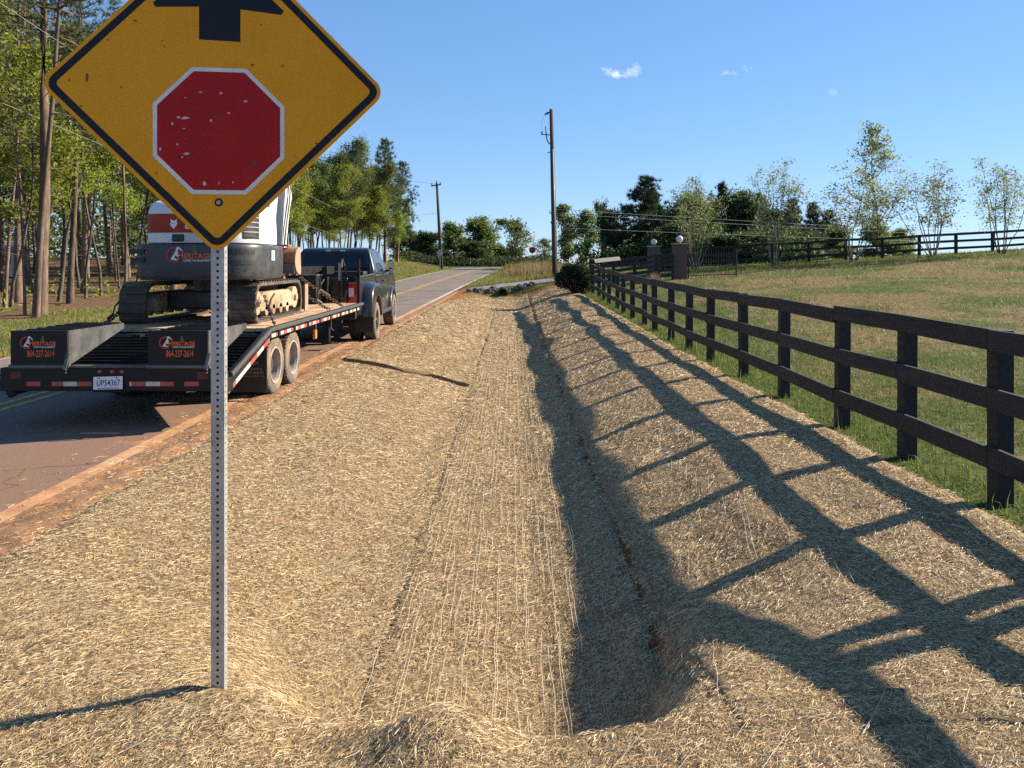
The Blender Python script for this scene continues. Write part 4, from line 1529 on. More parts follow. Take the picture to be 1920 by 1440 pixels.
def make_pine(seed, h=16.0, r=0.17, base=0.5, cw=2.6, tl=0.30, kn=13, nw=0.011, full=1.0, lean=0.03):
    rng = np.random.default_rng(seed)
    mb_ = MB()
    pts = []
    off = np.zeros(2)
    vel = rng.normal(0, lean, 2)
    for i in range(11):
        t = i / 10
        pts.append((off[0], off[1], h * t - (0.3 if i == 0 else 0)))
        vel += rng.normal(0, 0.018, 2)
        off = off + vel * h / 10
    rad = [r * (1.25 if i == 0 else 1) * (1 - 0.86 * (i / 10)) for i in range(11)]
    mb_.tube(pts, rad, 8, cap=False)
    P_ = np.array(pts)

    def trunk_at(z):
        return np.array([np.interp(z, P_[:, 2], P_[:, 0]), np.interp(z, P_[:, 2], P_[:, 1]), z])
    C, D = [], []
    # dead stubs below the crown
    for i in range(int(11)):
        z = h * rng.uniform(0.12, base)
        a = rng.uniform(0, 6.28)
        p = trunk_at(z)
        L = rng.uniform(0.3, 1.3)
        q, _ = bend_line(p, (math.cos(a), math.sin(a), 0.1), L, 3, rng, 0.05, 0.2)
        mb_.tube(q, [0.022, 0.016, 0.01, 0.004], 4, cap=False)
    z = h * base
    while z < h * 0.99:
        t = (z - h * base) / (h * (1 - base))
        nb_ = rng.integers(3, 6)
        a0 = rng.uniform(0, 6.28)
        for j in range(nb_):
            if rng.uniform() > full:
                continue
            a = a0 + j * 6.28 / nb_ + rng.normal(0, 0.35)
            prof = (0.55 + 0.45 * min(t * 3, 1)) * (1 - t) ** 0.75 + 0.10
            L = cw * prof * rng.uniform(0.6, 1.2)
            el = 0.05 + 0.75 * t + rng.normal(0, 0.12)
            q, dd = bend_line(trunk_at(z), (math.cos(a) * math.cos(el), math.sin(a) * math.cos(el), math.sin(el)), L, 4, rng, -0.04, 0.10)
            mb_.tube(q, [0.05 * (1 - t * 0.6), 0.035 * (1 - t * 0.5), 0.022, 0.012, 0.006], 4, cap=False)
            for k in range(max(int(L * 5.0), 3)):
                s = rng.uniform(0.3, 1.0) ** 0.7
                u = s * 4
                i0 = min(int(u), 3)
                c_ = q[i0] + (q[i0 + 1] - q[i0]) * (u - i0)
                lat = rng.normal(0, 0.20 * L * 0.7 + 0.08, 3) * np.array([1, 1, 0.45])
                C.append(c_ + lat * (0.4 + 0.6 * s))
                D.append(dd * 0.6 + lat * 0.8 + np.array([0, 0, 0.45]))
        z += h * rng.uniform(0.018, 0.034)
    C, D = np.array(C), np.array(D)
    D /= np.linalg.norm(D, axis=1)[:, None] + 1e-9
    v_, f_ = needle_tufts(C, D, tl, rng, kn, nw)
    tm = mb_.mesh('trunk', True)
    tm.materials.append(MATS['pine_bark'])
    return tm, np_mesh('crown', v_, f_)


def make_leafy(seed, h=9.0, r=0.10, base=0.25, cw=2.4, leaves=4500, ls=0.13, bark='grey_bark', stems=1, vase=0.0, shape=0.7, clump=0.30, limbs=16, wig=0.12, even=False):
    """broad-leaved tree: tapered stem(s), limbs, twigs and leaves gathered round the twigs"""
    rng = np.random.default_rng(seed)
    mb_ = MB()
    tw = []
    for s in range(stems):
        a = rng.uniform(0, 6.28) if stems == 1 else s * 6.28 / stems + rng.normal(0, 0.4)
        sp = vase * rng.uniform(0.35, 1.1)
        hs = h * (1.0 if stems == 1 else rng.uniform(0.78, 1.0))
        q, _ = bend_line((0.1 * math.cos(a) * (stems > 1), 0.1 * math.sin(a) * (stems > 1), -0.15), (math.cos(a) * sp, math.sin(a) * sp, 1), hs * 0.96, 9, rng, -0.02, 0.05 + wig * 0.3)
        rad = [r * (1 - 0.88 * i / 9) for i in range(10)]
        rad[0] *= 1.25
        mb_.tube(q, rad, 7, cap=False)
        nl = max(int(limbs / (stems ** 0.6)), 4)
        for i in range(nl):
            t = base + (0.98 - base) * (i + rng.uniform(0, 1)) / nl
            u = t * 9
            i0 = min(int(u), 8)
            p = q[i0] + (q[i0 + 1] - q[i0]) * (u - i0)
            tt = (t - base) / (1 - base)
            L = cw * (math.sin(math.pi * min(0.12 + 0.88 * tt, 1.0)) ** shape * 0.9 + 0.18) * rng.uniform(0.6, 1.15)
            if stems > 1:
                L *= 0.5
            b_ = rng.uniform(0, 6.28)
            el = 0.25 + 0.7 * tt + rng.normal(0, 0.15)
            lq, ld = bend_line(p, (math.cos(b_) * math.cos(el), math.sin(b_) * math.cos(el), math.sin(el)), L, 4, rng, -0.02, wig)
            r0 = max(r * (1 - 0.85 * t) * 0.55, 0.008)
            mb_.tube(lq, [r0, r0 * 0.75, r0 * 0.55, r0 * 0.38, r0 * 0.2], 5, cap=False)
            tw.append((lq[2], lq[4], 0.6))
            for k in range(4):
                i1 = rng.integers(1, 4)
                tq, _ = bend_line(lq[i1], ld + rng.normal(0, 0.7, 3), L * rng.uniform(0.25, 0.5), 2, rng, 0.0, 0.2)
                mb_.tube(tq, [r0 * 0.4, r0 * 0.28, r0 * 0.12], 4, cap=False)
                tw.append((tq[0], tq[2], 1.0))
    # leaves
    wts = np.array([t_[2] for t_ in tw])
    wts = wts * (1.0 if even else rng.uniform(0.3, 1.7, len(tw)))
    idx = rng.choice(len(tw), leaves, p=wts / wts.sum())
    A = np.array([t_[0] for t_ in tw])[idx]
    B = np.array([t_[1] for t_ in tw])[idx]
    C = A + (B - A) * (rng.uniform(0.1, 1.15, leaves))[:, None] + rng.normal(0, clump, (leaves, 3)) * np.array([1, 1, 0.75])
    v_, f_ = leaf_quads(C, ls, rng)
    tm = mb_.mesh('trunk', True)
    tm.materials.append(MATS[bark])
    return tm, np_mesh('crown', v_, f_)


def plant_tree(name, label, cat, meshes, leaf, x, y, s=1.0, rz=0.0, group=None, sink=0.0, sz=None):
    z = gz(x, y) - sink
    t = thing(name, label, cat, (x, y, z), rz, group)
    t.scale = (s, s, s if sz is None else sz)
    for nm, me_ in zip(('trunk', 'crown'), meshes):
        if not me_.materials:
            me_.materials.append(MATS[leaf])
        o = bpy.data.objects.new(nm, me_)
        COL.objects.link(o)
        o.parent = t
    return t


# --- the wood on the left: prototypes
PINES = [make_pine(100 + k, h=16.5 + 1.2 * (k % 3), r=0.17 + 0.02 * (k % 2), base=0.46 + 0.05 * (k % 3), cw=2.5 + 0.3 * (k % 2), tl=0.32, kn=18, nw=0.013) for k in range(5)]
THIN = [make_pine(130 + k, h=14.5, r=0.085, base=0.55, cw=1.6, tl=0.28, full=0.8, lean=0.05) for k in range(3)]
SPRING = [make_leafy(160 + k, h=10.5 + k, r=0.075, base=0.40, cw=2.4, leaves=7500, ls=0.15, clump=0.28, limbs=20) for k in range(4)]
TALLG = [make_leafy(180 + k, h=15.5, r=0.13, base=0.35, cw=2.9, leaves=13000, ls=0.21, clump=0.40, limbs=30) for k in range(3)]

EDGE = [make_pine(150 + k, h=12.0, r=0.15, base=0.22, cw=2.6, tl=0.36, kn=18, nw=0.02) for k in range(2)]
rf = random.Random(21)
GW = 'trees of the wood left of the road'
placed = []


def wood(kind, x, y, label, s=1.0, cat='tree'):
    placed.append((x, y))
    meshes, leaf, nm = {'pine': (PINES[rf.randrange(5)], 'pine_needles', 'pine_tree'), 'thin': (THIN[rf.randrange(3)], 'pine_needles', 'pine_tree'),
                        'spring': (SPRING[rf.randrange(4)], 'spring_leaves', 'young_tree'), 'tall': (TALLG[rf.randrange(3)], 'oak_leaves', 'leafy_tree'), 'edge': (EDGE[rf.randrange(2)], 'pine_needles', 'pine_tree')}[kind]
    return plant_tree(nm, label, cat, meshes, leaf, x, y, s, rf.uniform(0, 6.28), GW)


for px, py, kind, s, lab in ((74, 589, 'pine', 1.05, 'thick rough-barked pine at the front edge of the wood, left of the trailer'),
                             (66, 592, 'thin', 1.25, 'leaning slim pine just left of the thickest front pine'),
                             (8, 576, 'thin', 0.9, 'thin crooked pine at the far left edge of the photo'),
                             (33, 568, 'pine', 0.9, 'pale-trunked pine left of the two front pines'),
                             (47, 590, 'thin', 0.6, 'very thin sapling between the pale pine and the front pines'),
                             (131, 569, 'pine', 0.85, 'reddish pine right of the two front pines'),
                             (157, 552, 'pine', 0.95, 'dark upright pine behind the reddish one'),
                             (218, 535, 'thin', 0.95, 'slim pine nearest the excavator hood'),
                             (231, 524, 'pine', 0.9, 'grey-barked pine beside the excavator hood')):
    Y = CAM_Z * FPX / (py - HORIZON)
    x, y = (px - 960) * Y / FPX, Y
    if kind == 'thin' and s == 0.6:
        plant_tree('pine_tree', lab, 'tree', THIN[0], 'pine_needles', x, y, 0.6, 1.0, GW)
        placed.append((x, y))
    else:
        wood(kind, x, y, lab, s)
for px, Y, kind, s, lab in ((20, 29, 'spring', 0.95, 'bright leafy young tree low at the far left edge'), (110, 33, 'spring', 1.15, 'bright leafy young tree behind the front pines'),
                            (190, 38, 'spring', 1.0, 'yellow-green young tree left of the sign, above the trailer ramps'), (255, 43, 'spring', 1.2, 'yellow-green young tree just left of the excavator hood'),
                            (150, 46, 'spring', 1.3, 'taller yellow-green tree deep between the pines'), (60, 40, 'spring', 1.4, 'tall leafy young tree behind the leaning pine'),
                            (300, 52, 'spring', 1.2, 'leafy young tree showing beside the excavator hood'),
                            (590, 86, 'tall', 0.86, 'tall leafy tree right of the sign, behind the excavator arm'), (648, 84, 'tall', 0.90, 'tallest leafy tree rising right of the sign edge'),
                            (700, 80, 'tall', 0.72, 'leafy tree left of the last pine of the wood'), (722, 90, 'edge', 1.22, 'last dark pine at the road end of the wood'), (745, 96, 'edge', 1.05, 'dark pine leaning out at the right end of the wood'),
                            (735, 86, 'spring', 0.55, 'low yellow-green sapling at the right end of the wood'), (690, 78, 'spring', 0.75, 'yellow-green young tree above the truck cab'),
                            (640, 74, 'spring', 0.8, 'yellow-green young tree behind the truck cab roof'), (570, 72, 'spring', 0.9, 'yellow-green young tree right of the excavator arm'),
                            (530, 66, 'spring', 0.9, 'yellow-green young tree left of the excavator arm')):
    wood(kind, (px - 960) * Y / FPX, Y, lab, s)


def wood_edge(y):
    return float(np.interp(y, [0, 25, 40, 60, 90, 130], [-15.8, -16.0, -16.8, -16.2, -13.6, -13]))


n_try = 0
while len(placed) < 150 and n_try < 4000:
    n_try += 1
    y = rf.uniform(20, 110)
    x = wood_edge(y) - 0.5 - abs(rf.gauss(0, 1)) * 15
    if x < -0.70 * y - 6 or x < -60:
        continue
    if any((x - a) ** 2 + (y - c) ** 2 < 3.0 for a, c in placed):
        continue
    # keep the photographed gap in front of the sky just right of the sign
    d = rf.random()
    kind = 'pine' if d < 0.45 else ('thin' if d < 0.62 else ('spring' if d < 0.84 else 'tall'))
    lab = {'pine': 'pine among the many trunks deep in the wood left of the road', 'thin': 'thin pine pole among the many trunks deep in the wood left of the road',
           'spring': 'small leafy tree among the many trunks deep in the wood left of the road', 'tall': 'tall leafy tree among the many trunks deep in the wood left of the road'}[kind]
    wood(kind, x, y, lab, rf.uniform(0.78, 1.05) * (0.76 if y > 62 else 1))

# undergrowth and the far mass of the wood, seen only as a dim backdrop
rng = np.random.default_rng(77)
n = 40000
y = rng.uniform(24, 130, n)
x = np.interp(y, [24, 130], [-48, -44]) - np.abs(rng.normal(0, 10, n)) + 0 * y
z = ground_z(x, y) + rng.gamma(1.6, 3.0, n)
z = np.minimum(z, ground_z(x, y) + 15)
keep = wob(x * 0 + y, z, 5.0, 78) + rng.normal(0, 0.4, n) > -0.5
v_, f_ = leaf_quads(np.stack([x, y, z], -1)[keep], 0.5, rng)
tag(obj('far_wood', np_mesh('far_wood', v_, f_), 'oak_leaves'), 'dim mass of foliage far inside the wood on the left', 'wood', kind='stuff')
n = 12000
y = rng.uniform(22, 110, n)
x = np.interp(y, [0, 25, 40, 60, 90, 130], [-16.5, -17, -18, -17, -14, -13]) - np.abs(rng.normal(0, 9, n))
k = wob(x, y, 4, 79) > 0.2
x, y = x[k], y[k]
z = ground_z(x, y) + rng.gamma(1.2, 0.28, len(x))
v_, f_ = leaf_quads(np.stack([x, y, z], -1), 0.16, rng)
tag(obj('undergrowth', np_mesh('undergrowth', v_, f_), 'spring_leaves'), 'low leafy undergrowth on the floor of the left wood', 'undergrowth', kind='stuff')

# --- trees beyond the crest and behind the pasture
HARD = [make_leafy(200 + k, h=9.0, r=0.16, base=0.12, cw=3.3, leaves=12000, ls=0.36, clump=0.50, limbs=30, shape=0.5) for k in range(5)]
AIRY = [make_leafy(220 + k, h=9.0, r=0.14, base=0.22, cw=2.9, leaves=4200, ls=0.30, clump=0.34, limbs=22) for k in range(2)]
FRESH = [make_leafy(230 + k, h=9.0, r=0.12, base=0.15, cw=2.3, leaves=5600, ls=0.30, clump=0.34, limbs=30, shape=0.8) for k in range(2)]
leaf_mat('fresh_leaves', [(0.06, 0.10, 0.03), (0.10, 0.155, 0.045), (0.15, 0.20, 0.06), (0.20, 0.24, 0.08)], 0.5)
DPINE = [make_pine(240 + k, h=11.0, r=0.17, base=0.14, cw=3.2, tl=0.50, kn=22, nw=0.03, lean=0.01) for k in range(3)]
MYRT = [make_leafy(260 + k, h=6.0, r=0.030, base=0.40, cw=1.9, leaves=2500, ls=0.125, bark='smooth_bark', stems=9, vase=0.40, clump=0.17, limbs=46, even=True) for k in range(5)]
YOUNG = make_leafy(280, h=8.2, r=0.075, base=0.25, cw=2.1, leaves=3300, ls=0.17, bark='grey_bark', clump=0.2, limbs=34, even=True)
GF = 'trees beyond the crest of the road'
GP = 'dark trees behind the pasture'


def far_tree(name, meshes, leaf, px, top, Y, h0, wpx, w0, label, group, rz, wide=1.0):
    x = (px - 960) * Y / FPX
    z = gz(x, Y)
    hh = (CAM_Z - (top - HORIZON) * Y / FPX) - z
    s = wpx * Y / FPX / w0 * wide
    return plant_tree(name, label, 'tree', meshes, leaf, x, Y, s, rz, group, sz=hh / h0)


for i, (px, top, Y, w, kind, lab) in enumerate((
        (768, 432, 122, 80, 'dark', 'dark rounded tree nearest the end of the left wood'), (800, 440, 116, 76, 'dark', 'dark rounded tree left of the far utility pole'),
        (852, 424, 124, 66, 'hard', 'green tree just right of the far utility pole'), (880, 455, 112, 60, 'dark', 'low dark tree over the crest of the road'),
        (905, 416, 120, 78, 'hard', 'pointed green tree above the crest of the road'), (938, 462, 122, 56, 'dark', 'low dark tree right of the pointed green one'),
        (976, 406, 104, 78, 'airy', 'open-crowned tree left of the stop sign'), (1014, 448, 112, 46, 'airy', 'small thin tree behind the stop sign'),
        (1064, 382, 92, 60, 'fresh', 'tall fresh green tree just right of the near utility pole'), (1100, 392, 90, 62, 'fresh', 'second fresh green tree right of the near utility pole'),
        (1136, 368, 96, 36, 'airy', 'narrow airy tree left of the big dark pine'), (958, 470, 126, 60, 'dark', 'low dark bush-like tree in the gap over the road'))):
    mset, leaf, nm, h0, w0 = {'dark': (HARD[i % 5], 'dark_leaves', 'round_tree', 9.0, 6.6), 'hard': (HARD[(i + 2) % 5], 'oak_leaves', 'leafy_tree', 9.0, 6.6), 'airy': (AIRY[i % 2], 'oak_leaves', 'open_tree', 9.0, 6.0), 'fresh': (FRESH[i % 2], 'fresh_leaves', 'leafy_tree', 9.0, 4.6)}[kind]
    me2 = []
    for m_ in mset:
        c2 = m_
        if kind == 'dark' and m_.name.startswith('crown'):
            c2 = m_.copy()
            c2.materials.clear()
            c2.materials.append(MATS['dark_leaves'])
        me2.append(c2)
    far_tree(nm, me2, leaf, px, top, Y, h0, w, w0, lab, GF, i * 1.3, 1.0)
for i, (px, top, Y, w, kind, lab) in enumerate((
        (1188, 335, 84, 96, 'pine', 'big dark pine behind the brick pillars'), (1228, 362, 90, 70, 'pine', 'dark pine touching the big one on its right'),
        (1156, 400, 88, 54, 'dark', 'dark low tree left of the big dark pine'), (1280, 372, 86, 84, 'hard', 'olive green tree behind the nearest young tree'),
        (1352, 346, 92, 56, 'pine', 'round-topped dark pine between the first two young trees'), (1322, 385, 88, 70, 'dark', 'dark tree filling the gap behind the first young tree'),
        (1400, 372, 90, 70, 'dark', 'dark tree behind the second young tree on its left'), (1450, 396, 92, 76, 'dark', 'dark tree behind the second young tree on its right'),
        (1484, 376, 94, 56, 'pine', 'dark pine right of the second young tree'), (1528, 381, 96, 56, 'pine', 'rightmost tall dark pine behind the pasture'),
        (1420, 366, 96, 62, 'pine', 'dark pine between the second young tree and its left neighbour'), (1556, 396, 98, 50, 'pine', 'short dark pine ending the dark row on the right'), (1385, 380, 94, 70, 'pine', 'dark pine left of the second young tree'),
        (1250, 420, 80, 70, 'dark', 'dark tree right behind the nearer brick pillar'), (1570, 432, 92, 50, 'hard', 'low green tree under the double young tree'),
        (1655, 424, 98, 64, 'hard', 'low bright bush-like tree between the young trees over the fence'), (1700, 432, 104, 36, 'hard', 'tiny far tree just over the back fence'),
        (1425, 440, 84, 90, 'dark', 'broad dark shrub-like tree behind the back fence'), (1350, 440, 82, 90, 'dark', 'broad dark tree low behind the iron gate'), (1500, 440, 86, 80, 'dark', 'broad low dark tree behind the back fence near the end pine'))):
    mset, leaf, nm, h0, w0 = {'pine': (DPINE[i % 3], 'dark_needles', 'pine_tree', 11.0, 6.2), 'dark': (HARD[i % 5], 'dark_leaves', 'round_tree', 9.0, 6.6), 'hard': (HARD[(i + 2) % 5], 'oak_leaves', 'leafy_tree', 9.0, 6.6)}[kind]
    me2 = []
    for m_ in mset:
        c2 = m_
        if kind == 'dark' and m_.name.startswith('crown'):
            c2 = m_.copy()
            c2.materials.clear()
            c2.materials.append(MATS['dark_leaves'])
        me2.append(c2)
    far_tree(nm, me2, leaf, px, top, Y, h0, w, w0, lab, GP, i * 0.9 + 0.4, 1.35)

GM = 'young trees along the back fence of the pasture'
for i, (px, top, Y, w, lab) in enumerate(((1302, 312, 45, 104, 'first multi-stemmed young tree, rising behind the iron gate'), (1452, 288, 44.5, 116, 'second multi-stemmed young tree along the back fence'),
                                          (1600, 316, 44.5, 150, 'wide multi-stemmed young tree in front of the single-trunk one'), (1750, 292, 44.2, 136, 'multi-stemmed young tree standing alone against the sky'),
                                          (1878, 280, 43.5, 124, 'rightmost multi-stemmed young tree at the photo edge'))):
    far_tree('young_tree', MYRT[i % 5], 'young_leaves', px, top, Y, 6.0, w, 3.7, lab, GM, i * 1.7)
far_tree('young_tree', YOUNG, 'young_leaves', 1644, 234, 49, 8.2, 110, 4.0, 'tall single-trunk young tree rising above the wide one', GM, 0.6)

rng = np.random.default_rng(95)
n = 16000
px_ = rng.uniform(740, 1130, n)
y = rng.uniform(106, 122, n)
x = (px_ - 960) * y / FPX
z = ground_z(x, y) + rng.uniform(0, 1, n) * (1.3 + 0.6 * wob(x, y, 5, 96))
v_, f_ = leaf_quads(np.stack([x, y, z], -1), 0.34, rng)
tag(obj('far_scrub', np_mesh('far_scrub', v_, f_), 'dark_leaves'), 'dark scrub under the trees along the crest of the road', 'scrub', kind='stuff')
n = 22000
px_ = rng.uniform(1130, 1580, n)
y = rng.uniform(78, 92, n)
x = (px_ - 960) * y / FPX
z = ground_z(x, y) + rng.uniform(0, 1, n) * (3.6 + 1.2 * wob(x, y, 6, 97)) * smooth01(1600, 1480, px_)
v_, f_ = leaf_quads(np.stack([x, y, z], -1), 0.34, rng)
tag(obj('far_scrub', np_mesh('far_scrub', v_, f_), 'dark_leaves'), 'dark scrub under the pines behind the pasture', 'scrub', kind='stuff')

# --- dark evergreen bush at the end of the near fence, pale shrub tuft by the pillar
rng = np.random.default_rng(91)
bx_, by_ = 2.72, 33.4
bz_ = gz(bx_, by_)
bt_ = thing('evergreen_bush', 'dense dark evergreen bush at the far end of the near fence', 'bush', (bx_, by_, bz_))
mb = MB()
for k in range(14):
    a = rng.uniform(0, 6.28)
    q, _ = bend_line((0, 0, -0.1), (math.cos(a) * 0.7, math.sin(a) * 0.7, 1), 1.3, 4, rng, 0, 0.15)
    mb.tube(q, [0.03, 0.025, 0.018, 0.012, 0.005], 5, cap=False)
mb.build('stems', 'grey_bark', bt_)
n = 9000
d = rng.normal(0, 1, (n, 3))
d /= np.linalg.norm(d, axis=1)[:, None]
rr = rng.uniform(0.45, 1.0, n) ** 0.5 * (1 + 0.16 * np.sin(d[:, 0] * 5 + 1) * np.cos(d[:, 2] * 6 + d[:, 1] * 4))
lobe = rng.integers(0, 6, n)
lc = np.array([[0, 0, 0.55], [-0.52, -0.1, 0.62], [0.45, 0, 0.72], [0.15, -0.2, 1.02], [-0.25, 0.1, 0.92], [0.36, 0.1, 0.30]])[lobe]
C = d * (rr * np.array([0.5, 0.36, 0.40, 0.34, 0.36, 0.4])[lobe])[:, None] + lc + rng.normal(0, 0.05, (n, 3))
v_, f_ = leaf_quads(C[C[:, 2] > 0], 0.09, rng)
obj('foliage', np_mesh('foliage', v_, f_), 'dark_needles', bt_)
tx, ty = at(1228, 515, 35).x, 35.0
tf = thing('grass_tuft', 'pale feathery grass tuft in front of the brick pillars', 'ornamental grass', (tx, ty, gz(tx, ty)))
n = 900
a = rng.uniform(0, 6.28, n)
el = rng.uniform(0.5, 1.5, n)
L = rng.uniform(0.3, 0.75, n)
T = np.stack([np.cos(a) * np.cos(el) * L, np.sin(a) * np.cos(el) * L, np.sin(el) * L], -1)
S = np.stack([-np.sin(a), np.cos(a), np.zeros(n)], -1) * 0.008
B0 = T * 0.05
v_ = np.stack([B0 - S, B0 + S, T], 1).reshape(-1, 3)
obj('blades', np_mesh('blades', v_, np.arange(3 * n).reshape(-1, 3)), 'grass_dry', tf)

# --- pale shed glimpsed between the trunks on the left
pm('shed_white', (0.55, 0.54, 0.50), (0.45, 0.44, 0.40), 3, 0.8)
pm('shed_roof', (0.28, 0.28, 0.28), (0.2, 0.2, 0.2), 6, 0.6)
q = at(6, 520, 58)
sz_ = gz(q.x, 58)
shd = thing('shed', 'pale shed glimpsed between the trunks at the left edge', 'shed', (q.x, 58, sz_), 0.3)
MB().bx(-2.2, 1.2, -1.5, 1.5, 0, 1.9).build('wall', 'shed_white', shd)
MB().prism([(-1.7, 1.93), (1.7, 1.93), (0, 2.7)], 'x', -2.4, 1.4).build('roof', 'shed_roof', shd)
MB().bx(-0.9, 0.0, -1.55, -1.503, 0.05, 1.7).build('door', 'shed_roof', shd)
MB().bx(0.25, 0.9, -1.54, -1.503, 0.9, 1.5).build('window', 'black_iron', shd)

# ------------------------------------------------------------------ vehicle materials
pm('trailer_black', (0.005, 0.005, 0.006), (0.010, 0.0095, 0.0095), 9, 0.5, bmp=0.05, spec=0.3, dirt=((0.03, 0.023, 0.018), 0.10))
pm('ramp_side', (0.055, 0.055, 0.058), (0.11, 0.105, 0.10), 6, 0.55, metal=0.2, bmp=0.1, dirt=((0.03, 0.028, 0.026), 0.3))
pm('rub_rail', (0.16, 0.155, 0.15), (0.08, 0.078, 0.076), 14, 0.42, metal=0.5)
pm('deck_wood', (0.40, 0.245, 0.13), (0.52, 0.35, 0.21), 7, 0.85, stretch=(1, 0.1, 1), bmp=0.4, dirt=((0.20, 0.10, 0.05), 0.3))
pm('tape_red', (0.46, 0.075, 0.045), (0.34, 0.065, 0.045), 12, 0.5)
pm('tape_white', (0.62, 0.56, 0.48), (0.46, 0.40, 0.33), 12, 0.5)
pm('lamp_red', (0.45, 0.012, 0.010), (0.36, 0.010, 0.010), 8, 0.18, coat=0.6)
pm('lamp_dim', (0.10, 0.008, 0.008), (0.07, 0.008, 0.008), 8, 0.3)
pm('lamp_amber', (0.75, 0.26, 0.03), (0.6, 0.2, 0.02), 8, 0.2, coat=0.5)
pm('lamp_white', (0.78, 0.78, 0.76), (0.66, 0.66, 0.64), 8, 0.2, coat=0.5)
pm('tyre_dusty', (0.060, 0.050, 0.043), (0.135, 0.105, 0.08), 7, 0.9, bmp=0.25, dirt=((0.24, 0.16, 0.105), 0.35))
pm('tyre_dark', (0.022, 0.020, 0.019), (0.045, 0.038, 0.033), 9, 0.85, bmp=0.3, dirt=((0.13, 0.085, 0.055), 0.2))
pm('rim_pale', (0.36, 0.33, 0.29), (0.48, 0.44, 0.39), 6, 0.5, metal=0.3, dirt=((0.30, 0.20, 0.13), 0.25))
pm('rim_dark', (0.05, 0.05, 0.052), (0.12, 0.115, 0.11), 6, 0.4, metal=0.6)
pm('plate_white', (0.74, 0.74, 0.75), (0.66, 0.66, 0.68), 10, 0.4)
pm('plate_ink', (0.02, 0.022, 0.05), (0.03, 0.03, 0.06), 10, 0.5)
pm('logo_orange', (0.72, 0.135, 0.025), (0.62, 0.10, 0.02), 10, 0.45)
pm('logo_red', (0.42, 0.03, 0.015), (0.34, 0.03, 0.015), 10, 0.45)
pm('logo_white', (0.72, 0.72, 0.70), (0.60, 0.60, 0.58), 10, 0.45)
pm('logo_green', (0.05, 0.17, 0.035), (0.04, 0.13, 0.03), 10, 0.45)
pm('grey_print', (0.30, 0.29, 0.27), (0.24, 0.23, 0.22), 10, 0.6)
pm('excavator_white', (0.62, 0.62, 0.60), (0.54, 0.54, 0.52), 4, 0.4, coat=0.2, dirt=((0.40, 0.35, 0.29), 0.16))
pm('excavator_grey', (0.026, 0.028, 0.032), (0.042, 0.043, 0.046), 10, 0.45, bmp=0.12, dirt=((0.08, 0.068, 0.055), 0.12))
pm('excavator_red', (0.36, 0.045, 0.012), (0.28, 0.034, 0.010), 6, 0.5, spec=0.2)
pm('track_rubber', (0.040, 0.032, 0.026), (0.085, 0.064, 0.047), 6, 0.9, bmp=0.4, dirt=((0.22, 0.15, 0.095), 0.22))
pm('track_mud', (0.34, 0.245, 0.15), (0.46, 0.35, 0.225), 5, 0.95, bmp=0.6, bdist=0.02, dirt=((0.18, 0.12, 0.07), 0.3))
pm('rusty_steel', (0.17, 0.075, 0.035), (0.30, 0.15, 0.075), 7, 0.7, metal=0.3, bmp=0.2, dirt=((0.42, 0.25, 0.14), 0.2))
pm('lit_edge', (0.42, 0.27, 0.18), (0.30, 0.19, 0.12), 10, 0.6, metal=0.2)  # paler version of the rusty steel, sunlight on the edges put into the colour
pm('cut_steel', (0.10, 0.10, 0.105), (0.15, 0.145, 0.14), 10, 0.5, metal=0.4)
pm('chain_steel', (0.055, 0.045, 0.038), (0.12, 0.085, 0.06), 20, 0.6, metal=0.5)
m, nt, b = new_mat('truck_paint')
n1 = noise(nt, coords(nt, 'Object'), 3, 5)
lnk(nt, ramp(nt, n1, [(0.3, (0.009, 0.010, 0.013)), (0.7, (0.013, 0.014, 0.018))]), b.inputs['Base Color'])
b.inputs['Metallic'].default_value = 0.15
b.inputs['Roughness'].default_value = 0.38
b.inputs['Coat Weight'].default_value = 0.55
b.inputs['Coat Roughness'].default_value = 0.05
pm('black_plastic', (0.014, 0.014, 0.015), (0.022, 0.021, 0.020), 12, 0.6)
pm('chrome', (0.62, 0.62, 0.63), (0.52, 0.52, 0.53), 10, 0.15, metal=1.0)
pm('hose_rubber', (0.03, 0.03, 0.032), (0.05, 0.05, 0.05), 10, 0.5)
glass_mat('dark_glass')


